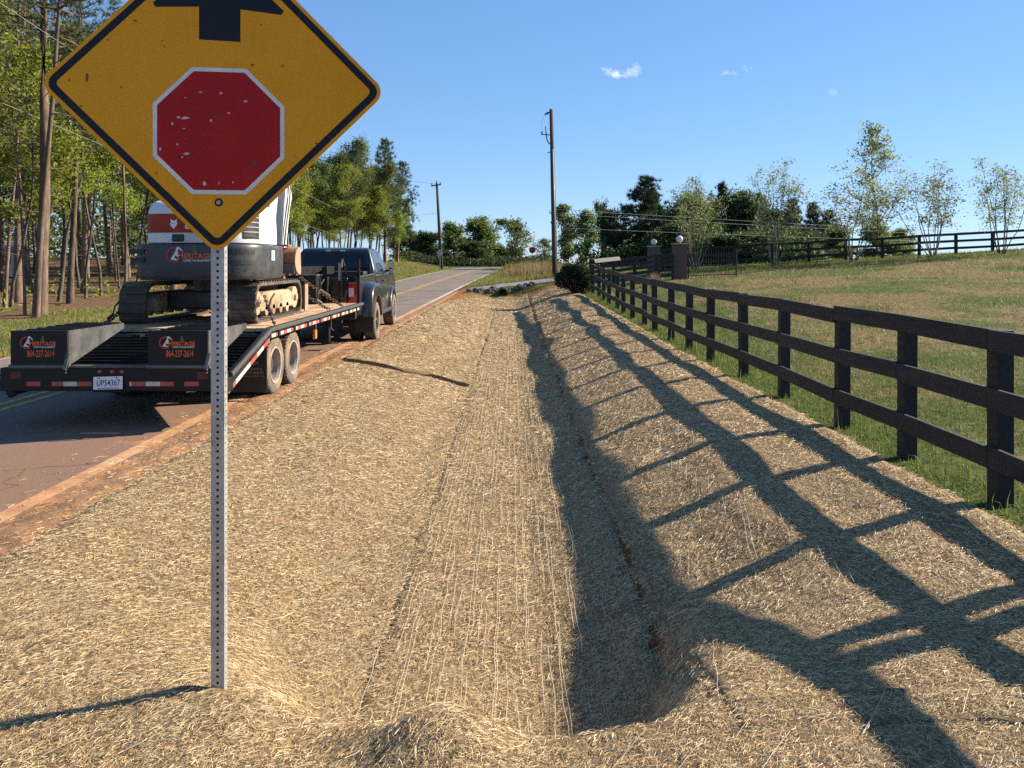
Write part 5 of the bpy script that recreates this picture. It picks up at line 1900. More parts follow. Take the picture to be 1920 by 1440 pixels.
def wheel(parent, name, c, Rr, w, rimr, side, tyre='tyre_dusty', rim='rim_pale', lugs=8, dish=0.06, label=None, deep=False):
    """wheel with its outer face towards side (+1 = +x); tyre and rim are separate meshes"""
    e = bpy.data.objects.new(name, None)
    COL.objects.link(e)
    e.parent = parent
    e.location = c
    h = w / 2
    mb_ = MB().lathe([(rimr, -h * 0.82), (rimr + 0.02, -h * 0.95), (Rr * 0.90, -h), (Rr * 0.97, -h * 0.9), (Rr, -h * 0.72), (Rr, -h * 0.30), (Rr * 0.982, -h * 0.28), (Rr * 0.982, -h * 0.2),
                      (Rr, -h * 0.18), (Rr, h * 0.18), (Rr * 0.982, h * 0.2), (Rr * 0.982, h * 0.28), (Rr, h * 0.30), (Rr, h * 0.72), (Rr * 0.97, h * 0.9), (Rr * 0.90, h), (rimr + 0.02, h * 0.95), (rimr, h * 0.82)], 40, 'x')
    # tread lugs
    for k in range(40):
        a = 2 * math.pi * k / 40
        for sx_ in (-1, 1):
            cc = Vector((sx_ * h * 0.62, Rr * 0.998 * math.cos(a), Rr * 0.998 * math.sin(a)))
            rot = Matrix.Rotation(a, 3, 'X')
            mb_.box(cc, (h * 0.5, 0.012, Rr * 0.035), rot)
    mb_.build('tyre', tyre, e)
    s = side
    mb_ = MB().lathe([(rimr, -h * 0.82 * s), (rimr, h * 0.82 * s), (rimr - 0.018, h * 0.86 * s), (rimr - 0.03, h * 0.6 * s), (rimr * 0.72, (h * 0.6 - dish) * s), (rimr * 0.40, (h * 0.55 - dish * 0.5) * s), (rimr * 0.34, h * 0.75 * s), (rimr * 0.28, h * 0.95 * s), (0.001, h * 0.97 * s)], 32, 'x')
    if deep:
        mb_ = MB().lathe([(rimr - 0.012, -h * 0.82 * s), (rimr, h * 0.80 * s), (rimr + 0.012, h * 0.93 * s), (rimr + 0.008, h * 0.99 * s), (rimr - 0.012, h * 0.97 * s), (rimr - 0.022, h * 0.6 * s), (rimr - 0.024, (h * 0.6 - dish) * s)], 32, 'x')
        MB().lathe([(rimr - 0.026, (h * 0.6 - dish) * s), (rimr * 0.7, (h * 0.6 - dish - 0.01) * s), (rimr * 0.45, (h * 0.6 - dish + 0.02) * s), (rimr * 0.42, (h * 0.6 - 0.03) * s), (0.001, (h * 0.6 - 0.02) * s)], 24, 'x').build('hub', 'tyre_dark', e)  # dish given a dark colour, painting in the shade of the recess
    for k in range(0 if deep else lugs):
        a = 2 * math.pi * k / lugs
        mb_.cyl((s * (h * 0.4 - dish * 0.4), rimr * 0.55 * math.cos(a), rimr * 0.55 * math.sin(a)), (s * (h * 0.72 - dish * 0.4), rimr * 0.55 * math.cos(a), rimr * 0.55 * math.sin(a)), 0.016, 6)
    mb_.build('rim', rim, e)
    # on deep rims the dark dish colour stands for the cavity shade
    return e


def company_mark(parent, cx, z, y, s, phone=True):
    """ring emblem with digger silhouette, green pine, HERITAGE / LAND MANAGEMENT, phone number; s = width of the word in metres"""
    k = s / 0.285
    ang = np.linspace(R(70), R(300), 22)
    ro, ri = 0.066 * k, 0.052 * k
    cxr = cx - 0.155 * k
    mb_ = MB()
    P_ = [(cxr + ro * 1.1 * math.cos(a), y, z + ro * math.sin(a)) for a in ang] + [(cxr + ri * 1.1 * math.cos(a), y, z + ri * math.sin(a)) for a in ang]
    n = len(ang)
    mb_.add(P_, [(i, i + 1, n + i + 1, n + i) for i in range(n - 1)])
    mb_.build('emblem_ring', 'logo_red', parent)
    dig = [(-0.045, -0.038), (-0.038, -0.02), (-0.018, 0.006), (-0.004, 0.034), (0.004, 0.064), (0.022, 0.066), (0.046, 0.045), (0.052, 0.03), (0.040, 0.033), (0.024, 0.048), (0.014, 0.044), (0.012, 0.014), (0.02, -0.012), (0.008, -0.016), (-0.006, -0.004), (-0.016, -0.022), (0.004, -0.034), (0.02, -0.045), (-0.01, -0.044)]
    MB().add([(cxr + 0.012 * k + u * k, y - 0.0012, z + w * k) for u, w in dig], [tuple(range(len(dig)))]).build('digger_emblem', 'logo_white', parent)
    tr = [(0, 0.052), (0.012, 0.034), (0.006, 0.034), (0.02, 0.016), (0.011, 0.016), (0.027, -0.004), (-0.027, -0.004), (-0.011, 0.016), (-0.02, 0.016), (-0.006, 0.034), (-0.012, 0.034)]
    MB().add([(cx + 0.012 * k + u * k, y - 0.0006, z + (0.022 + w) * k) for u, w in tr], [tuple(range(len(tr)))]).build('pine_emblem', 'logo_green', parent)
    obj('lettering', text_mesh('H', 0.042 * k, 0.062 * k, 0.03), 'logo_orange', parent, loc=(cx - 0.105 * k, y - 0.0018, z - 0.004 * k))
    obj('lettering', text_mesh('ERITAGE', 0.225 * k, 0.045 * k, 0.03), 'logo_orange', parent, loc=(cx + 0.036 * k, y - 0.0018, z - 0.010 * k))
    obj('lettering', text_mesh('LAND MANAGEMENT', 0.225 * k, 0.018 * k, 0.02), 'logo_white', parent, loc=(cx + 0.03 * k, y - 0.0018, z - 0.046 * k))
    if phone:
        obj('lettering', text_mesh('864-237-2614', 0.285 * k, 0.072 * k, 0.015), 'logo_orange', parent, loc=(cx - 0.008 * k, y - 0.0018, z - 0.113 * k))


# ------------------------------------------------------------------ flatbed trailer
TX, TY, HWD = -4.19, 8.0, 1.14
DK = 0.90
tr = thing('flatbed_trailer', 'black flatbed trailer with wooden deck, ramps and dual wheels behind the pickup', 'trailer', (TX, TY, 0))
KY, EY = 1.76, 7.75
f = MB()
for sx_ in (-1, 1):
    f.bx(sx_ * 0.48 - 0.05, sx_ * 0.48 + 0.05, KY - 0.2, EY, 0.58, DK - 0.065)
for k in range(11):
    yy = KY + 0.1 + k * 0.57
    f.bx(-HWD + 0.06, HWD - 0.06, yy - 0.035, yy + 0.035, DK - 0.13, DK - 0.05)
f.build('frame', 'trailer_black', tr)
for k in range(15):
    w = 2 * (HWD - 0.07) / 15
    x0_ = -HWD + 0.07 + k * w
    dz_ = random.uniform(-0.003, 0.003)
    MB().bx(x0_ + 0.003, x0_ + w - 0.004, KY + 0.02, EY - 0.02, DK - 0.045 + dz_, DK + dz_).build('plank', 'deck_wood', tr)
for sx_ in (-1, 1):
    # side channel: level run, then the bend down the dovetail
    lo = [(KY, DK - 0.14), (EY, DK - 0.14), (EY, DK + 0.012), (KY - 0.02, DK + 0.012), (0.10, 0.46), (0.10, 0.31), (0.20, 0.33)]
    MB().prism(lo, 'x', sx_ * (HWD - 0.065), sx_ * (HWD - 0.02)).build('side_rail', 'trailer_black', tr, bevel=0.004, seg=1)
    rl_ = MB()
    xx = sx_ * (HWD + 0.0)
    rl_.beam((xx, KY - 0.01, DK - 0.015), (xx, EY, DK - 0.015), 0.035, 0.05)
    rl_.beam((xx, KY - 0.01, DK - 0.015), (xx, 0.36, 0.52), 0.035, 0.05)
    rl_.build('rub_rail', 'rub_rail', tr, bevel=0.004, seg=1)
    for k in range(8):
        yy = KY + 0.3 + k * 0.72
        MB().bx(sx_ * (HWD - 0.018), sx_ * (HWD - 0.001), yy, yy + 0.09, DK - 0.125, DK - 0.041).build('stake_pocket', 'trailer_black', tr)
    # red and white reflective tape along the side, level and sloping
    k = 0
    yy = KY + 0.05
    while yy < EY - 0.35:
        MB().bx(sx_ * (HWD - 0.017), sx_ * (HWD - 0.014), yy, yy + 0.17, DK - 0.122, DK - 0.078).build('reflector_tape', 'tape_red' if k % 2 else 'tape_white', tr)
        yy += 0.17
        k += 1
    d_ = Vector((0, 0.34 - KY, 0.36 - (DK - 0.12)))
    p_ = Vector((sx_ * (HWD - 0.013), KY - 0.05, DK - 0.14))
    for k in range(6):
        a0 = p_ + d_ * (k / 6)
        a1 = p_ + d_ * ((k + 0.97) / 6)
        MB().beam(a0, a1, 0.006, 0.05, up=(0, 0, 1)).build('reflector_tape', 'tape_red' if k in (0, 2, 5) else 'tape_white', tr)
# dovetail: sloping bed with cross bars (cleats)
sl = MB()
sl.prism([(KY - 0.02, DK - 0.10), (KY - 0.02, DK - 0.13), (0.12, 0.40), (0.12, 0.44)], 'x', -HWD + 0.07, HWD - 0.07)
sl.build('dovetail', 'trailer_black', tr)
for k in range(15):
    t = (k + 0.5) / 15
    yy, zz = KY + (0.14 - KY) * t, DK - 0.075 + (0.47 - DK + 0.075) * t
    MB().beam((-HWD + 0.08, yy, zz), (HWD - 0.08, yy, zz), 0.03, 0.045).build('cleat', 'ramp_side' if k in (0, 14) else 'trailer_black', tr)
# folded ramps standing as wedges on the dovetail
for x0_, x1_ in ((-1.02, -0.43), (0.41, 1.03)):
    rp = MB()
    rp.bx(x0_, x1_, -0.012, 0.012, 0.665, 1.03)
    ramp_o = rp.build('ramp', 'trailer_black', tr, bevel=0.003, seg=1)
    for xs_ in (x0_ + 0.008, x1_ - 0.008):
        MB().prism([(0.013, 0.66), (0.013, 1.028), (1.16, 1.015), (1.16, 0.955)], 'x', xs_ - 0.008, xs_ + 0.008).build('side_plate', 'ramp_side', ramp_o)
    for k in range(7):
        yy = 0.06 + k * 0.172
        MB().bx(x0_ + 0.02, x1_ - 0.02, yy, yy + 0.045, 0.95, 1.026).build('slat', 'trailer_black', ramp_o)
    hk = MB()
    hk.beam((x1_ + 0.022, -0.03, 0.80), (x1_ - 0.005, -0.05, 0.63), 0.03, 0.02, up=(0, 1, 0))
    hk.tube([(x1_ - 0.005, -0.05, 0.64), (x1_ + 0.012, -0.055, 0.62), (x1_ + 0.012, -0.055, 0.60), (x1_ - 0.008, -0.055, 0.595)], 0.008, 6)
    hk.build('latch', 'rub_rail', ramp_o)
    MB().cyl((x0_ - 0.02, 0.0, 0.655), (x1_ + 0.02, 0.0, 0.655), 0.022, 10).build('hinge', 'cut_steel', ramp_o)
    company_mark(ramp_o, (x0_ + x1_) / 2 + 0.03, 0.905, -0.0135, 0.285)
# tail: bumper beam, lamps, tape, plate
tb = MB()
tb.bx(-HWD, HWD, 0.0, 0.09, 0.40, 0.64)
tb.bx(-HWD - 0.0, -HWD + 0.10, 0.091, 0.42, 0.34, 0.62)
tb.bx(HWD - 0.10, HWD, 0.091, 0.42, 0.34, 0.50)
bump_o = tb.build('tail_beam', 'trailer_black', tr, bevel=0.006, seg=1)
MB().bx(-0.41, 0.39, -0.006, 0.10, 0.642, 0.662).build('tread_plate', 'ramp_side', bump_o)
for a0, a1, mt in ((50, 76, 'tape_red'), (97, 117, 'tape_red'), (118.5, 145, 'tape_white'), (146, 172, 'tape_red'), (243, 247, 'tape_white'), (247.5, 272.5, 'tape_red'), (273.5, 300.5, 'tape_white'), (301.5, 326, 'tape_red'), (346, 373, 'tape_red')):
    xa_, xb_ = (a0 - 960) * TY / FPX - TX, (a1 - 960) * TY / FPX - TX
    MB().bx(xa_, xb_, -0.0035, -0.001, 0.452, 0.498).build('reflector_tape', mt, bump_o)
for xl_ in (-0.10, 0.03, 0.13):
    big = False
    MB().lathe([(0.0, -0.014), (0.03 if big else 0.016, -0.012), (0.052 if big else 0.024, -0.002), (0.052 if big else 0.024, 0.0)], 14, 'y', (xl_, -0.001, 0.565 if big else 0.60)).build('tail_lamp', 'lamp_red', bump_o)
for xl_ in (-0.97, 0.97):
    MB().bx(xl_ - 0.055, xl_ + 0.055, -0.004, 0.0, 0.525, 0.60).build('tail_lamp', 'lamp_dim', bump_o, bevel=0.004)
pl = MB().bx(-0.152, 0.152, -0.0016, 0, -0.066, 0.066).build('licence_plate', 'plate_white', tr, loc=((204.5 - 960) * TY / FPX - TX, -0.02, 0.488), rot=(R(-4), R(-1.5), 0))
obj('lettering', text_mesh('UP54367', 0.242, 0.066, 0.012), 'plate_ink', pl, loc=(0.004, -0.0026, 0.002))
MB().bx(-0.11, 0.11, -0.0026, -0.0022, -0.059, -0.048).build('plate_strip', 'grey_print', pl)
for dx in (-0.09, 0.09):
    MB().lathe([(0, -0.006), (0.007, -0.005), (0.008, 0)], 8, 'y', (dx, -0.0018, 0.052)).build('screw', 'plate_ink', pl)
# mudflaps
for sx_ in (-1, 1):
    mf = MB().bx(-0.24, 0.24, -0.006, 0.006, 0.10, 0.76).build('mudflap', 'black_plastic', tr, loc=(sx_ * 0.86, 1.70, 0))
    if sx_ > 0:
        ang = np.linspace(0, 2 * math.pi, 28, endpoint=False)
        ring_y([(0.012 + 0.125 * math.cos(a), 0.472 + 0.032 * math.sin(a)) for a in ang], [(0.012 + 0.117 * math.cos(a), 0.472 + 0.026 * math.sin(a)) for a in ang], -0.0085, -0.0066).build('emblem_ring', 'grey_print', mf)
        for tx_, zz, ww, hh in (('Kaufman', 0.472, 0.19, 0.036), ('Trailers', 0.40, 0.30, 0.040), ('336-790-6800', 0.348, 0.33, 0.036), ('www.kaufmantrailers.com', 0.305, 0.36, 0.024)):
            obj('lettering', text_mesh(tx_, ww, hh, 0.0), 'grey_print', mf, loc=(0.03, -0.008, zz))
# axles, dual wheels, suspension
for yy in (2.20, 3.02):
    MB().cyl((-0.62, yy, 0.39), (0.62, yy, 0.39), 0.06, 12).build('axle', 'trailer_black', tr)
    for sx_ in (-1, 1):
        wheel(tr, 'wheel', (sx_ * 0.955, yy, 0.378), 0.378, 0.215, 0.235, sx_, dish=0.16, deep=True)
        wheel(tr, 'wheel', (sx_ * 0.70, yy, 0.378), 0.378, 0.215, 0.235, sx_, tyre='tyre_dark')
# marker lamp, landing leg, hitch neck
for sx_ in (-1, 1):
    MB().bx(sx_ * (HWD - 0.03), sx_ * (HWD - 0.01), 4.0, 4.03, DK - 0.36, DK - 0.125).build('lamp_bracket', 'rub_rail', tr)
    MB().bx(sx_ * (HWD - 0.055), sx_ * (HWD - 0.005), 3.97, 4.06, DK - 0.36, DK - 0.22).build('marker_lamp', 'lamp_amber', tr, bevel=0.01)
    MB().cyl((sx_ * 0.55, 7.2, 0.16), (sx_ * 0.55, 7.2, 0.8), 0.05, 10).build('landing_leg', 'trailer_black', tr)
    MB().bx(sx_ * 0.55 - 0.1, sx_ * 0.55 + 0.1, 7.1, 7.3, 0.13, 0.16).build('leg_foot', 'trailer_black', tr)
nk = MB()
for sx_ in (-1, 1):
    nk.beam((sx_ * 0.40, EY - 0.1, 0.72), (sx_ * 0.36, EY + 0.05, 1.56), 0.10, 0.16, up=(0, 1, 0))
    nk.beam((sx_ * 0.36, EY - 0.05, 1.56), (sx_ * 0.12, 9.4, 1.56), 0.10, 0.16)
nk.cyl((0, 9.35, 0.95), (0, 9.35, 1.6), 0.06, 12)
nk.build('gooseneck', 'trailer_black', tr)
tbx = MB().bx(-0.34, 0.34, EY - 0.62, EY - 0.14, DK + 0.004, 1.46).build('toolbox', 'trailer_black', tr, bevel=0.015)
MB().bx(-0.35, 0.35, EY - 0.63, EY - 0.13, 1.462, 1.49).build('lid', 'ramp_side', tbx, bevel=0.006)
hb = MB()
for xx in (-1.06, -0.68, 0.68, 1.06):
    hb.bx(xx - 0.028, xx + 0.028, EY - 0.10, EY - 0.045, DK, 1.80)
hb.bx(-1.06, 1.06, EY - 0.10, EY - 0.05, 1.44, 1.49)
hb.build('headboard', 'trailer_black', tr)
MB().bx(0.655, 0.70, EY - 0.108, EY - 0.1005, 1.36, 1.72).build('label_plate', 'conduit_grey', tr)
hs = MB()
hs.tube([(0.74, EY - 0.13, 1.80), (0.82, EY - 0.16, 1.55), (0.84, EY - 0.17, 1.15), (0.80, EY - 0.16, 0.97), (0.72, EY - 0.15, 0.96)], 0.020, 8)
hs.tube([(0.74, EY - 0.17, 1.78), (0.74, EY - 0.20, 1.4), (0.74, EY - 0.20, 1.05), (0.80, EY - 0.19, 0.93)], 0.018, 8)
hs.build('hose', 'hose_rubber', tr, smooth=True)
MB().tube([(HWD - 0.22, 5.9, DK - 0.14), (HWD - 0.22, 5.9, DK - 0.36), (HWD - 0.17, 5.9, DK - 0.40)], 0.014, 6).build('hook', 'rub_rail', tr)

# ------------------------------------------------------------------ excavator on the trailer
EXX, EXY = -4.37, 11.48
ex = thing('mini_excavator', 'white and dark grey mini excavator with red band, chained on the trailer', 'excavator', (EXX, EXY, DK + 0.004))
HX, TW, TL, TH = 0.92, 0.36, 1.13, 0.55


def track_outline(L, Hh, n=8):
    r = Hh * 0.40
    pts = []
    for cx_, cz_, a0 in ((L - r, Hh - r, 0), (-L + r, Hh - r, 90), (-L + r * 0.9, r * 0.9, 180), (L - r * 0.9, r * 0.9, 270)):
        for k in range(n + 1):
            a = math.radians(a0 + 90 * k / n)
            pts.append((cx_ + r * math.cos(a), cz_ + r * math.sin(a)))
    return pts


for sx_ in (-1, 1):
    xo, xi = sx_ * HX, sx_ * (HX - TW)
    outer = track_outline(TL, TH)
    inner = [(u * 0.955, 0.045 + (w - 0.0) * 0.84) for u, w in outer]
    mb_ = MB()
    n = len(outer)
    vs_ = [(xo, u, w) for u, w in outer] + [(xo, u, w) for u, w in inner] + [(xi, u, w) for u, w in outer] + [(xi, u, w) for u, w in inner]
    fs = []
    for i in range(n):
        j = (i + 1) % n
        fs += [(i, j, n + j, n + i), (2 * n + i, 3 * n + i, 3 * n + j, 2 * n + j), (i, 2 * n + i, 2 * n + j, j), (n + i, n + j, 3 * n + j, 3 * n + i)]
    mb_.add(vs_, fs)
    tk = mb_.build('track', 'track_rubber', ex)
    # tread lugs round the band
    per = [Vector((0, u, w)) for u, w in outer]
    seg = [(per[(i + 1) % n] - per[i]).length for i in range(n)]
    tot = sum(seg)
    NL = 44
    lg_ = MB()
    for q_ in range(NL):
        d0 = tot * q_ / NL
        i = 0
        while d0 > seg[i]:
            d0 -= seg[i]
            i += 1
        p = per[i].lerp(per[(i + 1) % n], d0 / seg[i])
        dv = (per[(i + 1) % n] - per[i]).normalized()
        nv = Vector((0, dv.z, -dv.y))
        a = math.atan2(dv.z, dv.y)
        off = 0.004 if p.z > 0.03 else -0.006
        lg_.box(Vector((sx_ * (HX - TW / 2), 0, 0)) + p + nv * off, (TW * 0.98, 0.042, 0.028), Matrix.Rotation(a, 3, 'X'))
    lg_.build('tread', 'track_rubber', tk)
    fr = MB()
    fr.prism([(-0.74, 0.14), (0.78, 0.14), (0.80, 0.34), (0.62, 0.41), (-0.62, 0.41), (-0.76, 0.33)], 'x', sx_ * (HX - 0.05), sx_ * (HX - TW + 0.04))
    fr.build('track_frame', 'track_mud', tk, bevel=0.02)
    for yy, rr2 in ((-0.90, 0.17), (0.90, 0.17)):
        MB().lathe([(0.02, -0.05), (rr2, -0.05), (rr2, 0.05), (0.06, 0.05), (0.05, 0.09), (0.0, 0.09)], 20, 'x', (sx_ * (HX - TW / 2) + sx_ * 0.08, yy, 0.275)).build('sprocket', 'track_mud', tk)
    for yy in (-0.5, -0.17, 0.17, 0.5):
        MB().lathe([(0.0, -0.05), (0.075, -0.05), (0.075, 0.05), (0.0, 0.05)], 12, 'x', (sx_ * (HX - 0.10), yy, 0.145)).build('roller', 'track_mud', tk)
MB().bx(-HX + TW + 0.01, HX - TW - 0.01, -0.45, 0.55, 0.16, 0.42).build('undercarriage', 'excavator_grey', ex, bevel=0.03)
MB().cyl((0.05, 0, 0.42), (0.05, 0, 0.60), 0.40, 28).build('slew_ring', 'excavator_grey', ex, smooth=False)
# dozer blade at the front
bl = MB().prism([(1.30, 0.05), (1.36, 0.05), (1.34, 0.20), (1.36, 0.42), (1.30, 0.44), (1.27, 0.25)], 'x', -0.90, 0.93)
bl_o = bl.build('blade', 'rusty_steel', ex, bevel=0.004, seg=1)
MB().bx(0.935, 0.955, 1.22, 1.40, 0.03, 0.47).build('blade_end', 'lit_edge', bl_o)
for sx_ in (-1, 1):
    MB().beam((sx_ * 0.35, 0.5, 0.30), (sx_ * 0.35, 1.28, 0.26), 0.10, 0.10).build('blade_arm', 'excavator_grey', bl_o)


def plan(y0, y1, xa, xb, r, taper_=0.0):
    """plan outline with the two rear corners rounded by r"""
    pts = [(xb, y1), (xa, y1)]
    for k in range(7):
        a = math.pi + k / 6 * math.pi / 2
        pts.append((xa + r * 0.55 + r * 0.55 * math.cos(a), y0 + r * 0.55 + r * 0.55 * math.sin(a)))
    for k in range(9):
        a = 1.5 * math.pi + k / 8 * math.pi / 2
        pts.append((xb - r + r * math.cos(a), y0 + r + r * math.sin(a)))
    return pts


# counterweight: lofted rings, swelling slightly
z_ = [0.60, 0.66, 0.80, 1.02, 1.075]
ins_ = [0.03, 0.006, 0.0, 0.0, 0.012]
rings = [[(u * 1.0 + (-i_ if u > 0 else i_), w + (i_ if w < -0.5 else 0), zz) for u, w in plan(-1.40, -0.05, -0.64, 0.97, 0.46)] for zz, i_ in zip(z_, ins_)]
cw_o = MB().loft(rings).build('counterweight', 'excavator_grey', ex, bevel=0.012, seg=2)
MB().bx(-0.60, 0.66, -0.045, 0.95, 0.62, 0.78).build('platform', 'excavator_grey', ex, bevel=0.02)
for zz in (0.87, 0.98):
    MB().bx(-0.62, -0.45, -1.412, -1.35, zz - 0.035, zz + 0.025).build('vent', 'black_iron', cw_o)
rot_s = Matrix.Rotation(R(45), 3, 'Z')
for zz in (0.83, 0.975):
    # slots on the rounded right rear quarter
    mbv = MB()
    for k in range(8):
        a = 1.5 * math.pi + R(14 + 6.5 * k)
        c_ = Vector((0.97 - 0.46 + 0.458 * math.cos(a), -1.40 + 0.46 + 0.458 * math.sin(a), zz))
        mbv.box(c_, (0.012, 0.058, 0.058), Matrix.Rotation(a, 3, 'Z'))
    mbv.build('vent', 'black_iron', cw_o)
MB().bx(0.962, 0.978, -0.62, -0.48, 0.86, 1.0).build('decal', 'logo_white', cw_o)
MB().lathe([(0, -0.006), (0.014, -0.005), (0.016, 0)], 10, 'y', (-0.42, -1.402, 0.96)).build('reflector', 'lamp_red', cw_o)
company_mark(cw_o, 0.20, 0.93, -1.4075, 0.455, phone=False)
# engine hood
hz = [1.085, 1.16, 1.36, 1.52, 1.615, 1.66]
hi = [0.0, 0.0, 0.004, 0.010, 0.045, 0.11]
rings = [[(u + (-i_ * 1.1 if u > 0 else i_ * 0.6), w + (i_ * 1.2 if w < -0.4 else -i_ * 2.2), zz) for u, w in plan(-1.34, -0.12, -0.52, 0.90, 0.42)] for zz, i_ in zip(hz, hi)]
hood = MB().loft(rings).build('engine_hood', 'excavator_white', ex, bevel=0.014, seg=2)
hb_ = []
for zz, i_ in ((1.225, 0.001), (1.475, 0.007)):
    hb_.append([(u + (-i_ * 1.1 if u > 0 else i_ * 0.6) + (0.004 if u > 0 else -0.004) * (w < -0.5), w + i_ * 1.2 - 0.008, zz) for u, w in plan(-1.34, -0.12, -0.52, 0.90, 0.42)[2:12]])
n = len(hb_[0])
MB().add(hb_[0] + hb_[1], [(i, i + 1, n + i + 1, n + i) for i in range(n - 1)]).build('red_band', 'excavator_red', hood)
cat = [(-0.036, 0.055), (-0.030, 0.018), (-0.040, -0.004), (-0.030, -0.012), (-0.034, -0.026), (-0.018, -0.030), (-0.010, -0.050), (0.004, -0.052), (0.012, -0.030), (0.026, -0.028), (0.026, -0.012), (0.040, -0.002), (0.028, 0.018), (0.036, 0.055), (0.016, 0.034), (-0.016, 0.034)]
MB().add([(-0.085 + u * 1.3, -1.3495, 1.342 + w * 1.3) for u, w in cat], [tuple(range(len(cat)))]).build('animal_emblem', 'logo_white', hood)
for du in (-0.012, 0.014):
    MB().add([(-0.085 + du * 1.3 + u, -1.351, 1.345 + w) for u, w in ((-0.012, 0.006), (0.0, -0.004), (0.012, 0.002), (0.0, 0.004))], [(0, 1, 2, 3)]).build('animal_emblem', 'plate_ink', hood)
obj('lettering', text_mesh('BOBCAT', 0.56, 0.085, 0.02), 'logo_white', hood, loc=(0.345, -1.3495, 1.315))
MB().bx(-0.115, 0.05, -1.356, -1.30, 1.105, 1.205).build('latch_recess', 'black_iron', hood, bevel=0.018)
MB().bx(0.30, 0.305, -1.346, -1.325, 1.09, 1.56).build('panel_gap', 'black_iron', hood)
# side grille on the right rear quarter of the hood
gr_ = MB()
for k in range(10):
    a = 1.5 * math.pi + R(47 + 4.4 * k)
    c_ = Vector((0.90 - 0.42 + 0.415 * math.cos(a), -1.34 + 0.42 + 0.415 * math.sin(a), 1.31))
    gr_.box(c_, (0.014, 0.036, 0.33), Matrix.Rotation(a, 3, 'Z'))
gr_.build('grille', 'black_iron', hood)
for q_ in range(5):
    sl_ = MB()
    for k in range(9):
        a = 1.5 * math.pi + R(49 + 4.4 * k)
        c_ = Vector((0.90 - 0.42 + 0.424 * math.cos(a), -1.34 + 0.42 + 0.424 * math.sin(a), 1.175 + 0.066 * q_))
        sl_.box(c_, (0.012, 0.036, 0.015), Matrix.Rotation(a, 3, 'Z'))
    sl_.build('grille_bar', 'excavator_grey' if q_ == 0 else 'conduit_grey', hood)
MB().bx(0.886, 0.893, -0.86, -0.40, 1.28, 1.36).build('red_accent', 'excavator_red', hood)
# cab (mostly hidden behind the road sign)
cb = MB()
for xx in (-0.50, 0.30):
    for yy in (-0.05, 1.0):
        cb.bx(xx - 0.035, xx + 0.035, yy - 0.035, yy + 0.035, 0.785, 2.36)
cb.bx(-0.54, 0.34, -0.09, 1.04, 2.362, 2.45)
cb.bx(-0.54, 0.34, -0.09, 1.04, 0.782, 0.90)
cab = cb.build('cab', 'excavator_grey', ex, bevel=0.02)
for a in ((-0.51, -0.50, 0.0, 0.96, 0.905, 2.355), (0.30, 0.31, 0.0, 0.96, 0.905, 2.355), (-0.46, 0.26, -0.06, -0.05, 1.70, 2.355), (-0.46, 0.26, 1.0, 1.01, 0.905, 2.355)):
    MB().bx(*a).build('window', 'dark_glass', cab)
MB().bx(-0.30, 0.12, 0.25, 0.70, 0.905, 1.10).build('seat', 'black_plastic', cab, bevel=0.04)
MB().bx(-0.30, 0.12, 0.18, 0.30, 1.05, 1.65).build('seat_back', 'black_plastic', cab, bevel=0.04)
# boom, arm and bucket
bm_ = MB()
bx0 = 0.31
bp = [(0.95, 0.85), (1.15, 1.35), (1.35, 2.05), (1.62, 2.55), (2.0, 2.62)]
rings = []
for i, (yy, zz) in enumerate(bp):
    w_, d_ = 0.11, (0.14, 0.17, 0.19, 0.17, 0.12)[i]
    a = math.atan2(bp[min(i + 1, 4)][1] - bp[max(i - 1, 0)][1], bp[min(i + 1, 4)][0] - bp[max(i - 1, 0)][0])
    ny, nz2 = -math.sin(a), math.cos(a)
    rings.append([(bx0 - w_, yy - ny * d_, zz - nz2 * d_), (bx0 + w_, yy - ny * d_, zz - nz2 * d_), (bx0 + w_, yy + ny * d_, zz + nz2 * d_), (bx0 - w_, yy + ny * d_, zz + nz2 * d_)])
bm_.loft(rings)
boom = bm_.build('boom', 'excavator_white', ex, bevel=0.012)
am = MB()
rings = []
for yy, zz, w_, d_ in ((1.98, 2.30, 0.10, 0.12), (1.93, 1.98, 0.13, 0.20), (1.86, 1.75, 0.12, 0.16), (1.74, 1.05, 0.10, 0.12)):
    rings.append([(bx0 + 0.04 - w_, yy - d_, zz), (bx0 + 0.04 + w_, yy - d_, zz), (bx0 + 0.04 + w_, yy + d_, zz), (bx0 + 0.04 - w_, yy + d_, zz)])
am.loft(rings)
arm_o = am.build('arm', 'excavator_white', ex, bevel=0.012)
MB().cyl((bx0 + 0.02, 1.2, 1.10), (bx0 + 0.02, 1.55, 2.0), 0.045, 12).build('cylinder', 'cut_steel', boom)
MB().cyl((bx0 + 0.04, 1.62, 2.72), (bx0 + 0.04, 2.05, 2.30), 0.04, 12).build('cylinder', 'cut_steel', boom)
ho = MB()
for dx in (0.09, 0.13):
    ho.tube([(bx0 + dx + 0.07, 1.95, 2.25), (bx0 + dx + 0.08, 1.82, 1.85), (bx0 + dx + 0.06, 1.70, 1.45), (bx0 + dx + 0.04, 1.66, 1.12)], 0.014, 6)
ho.build('hose', 'hose_rubber', arm_o)
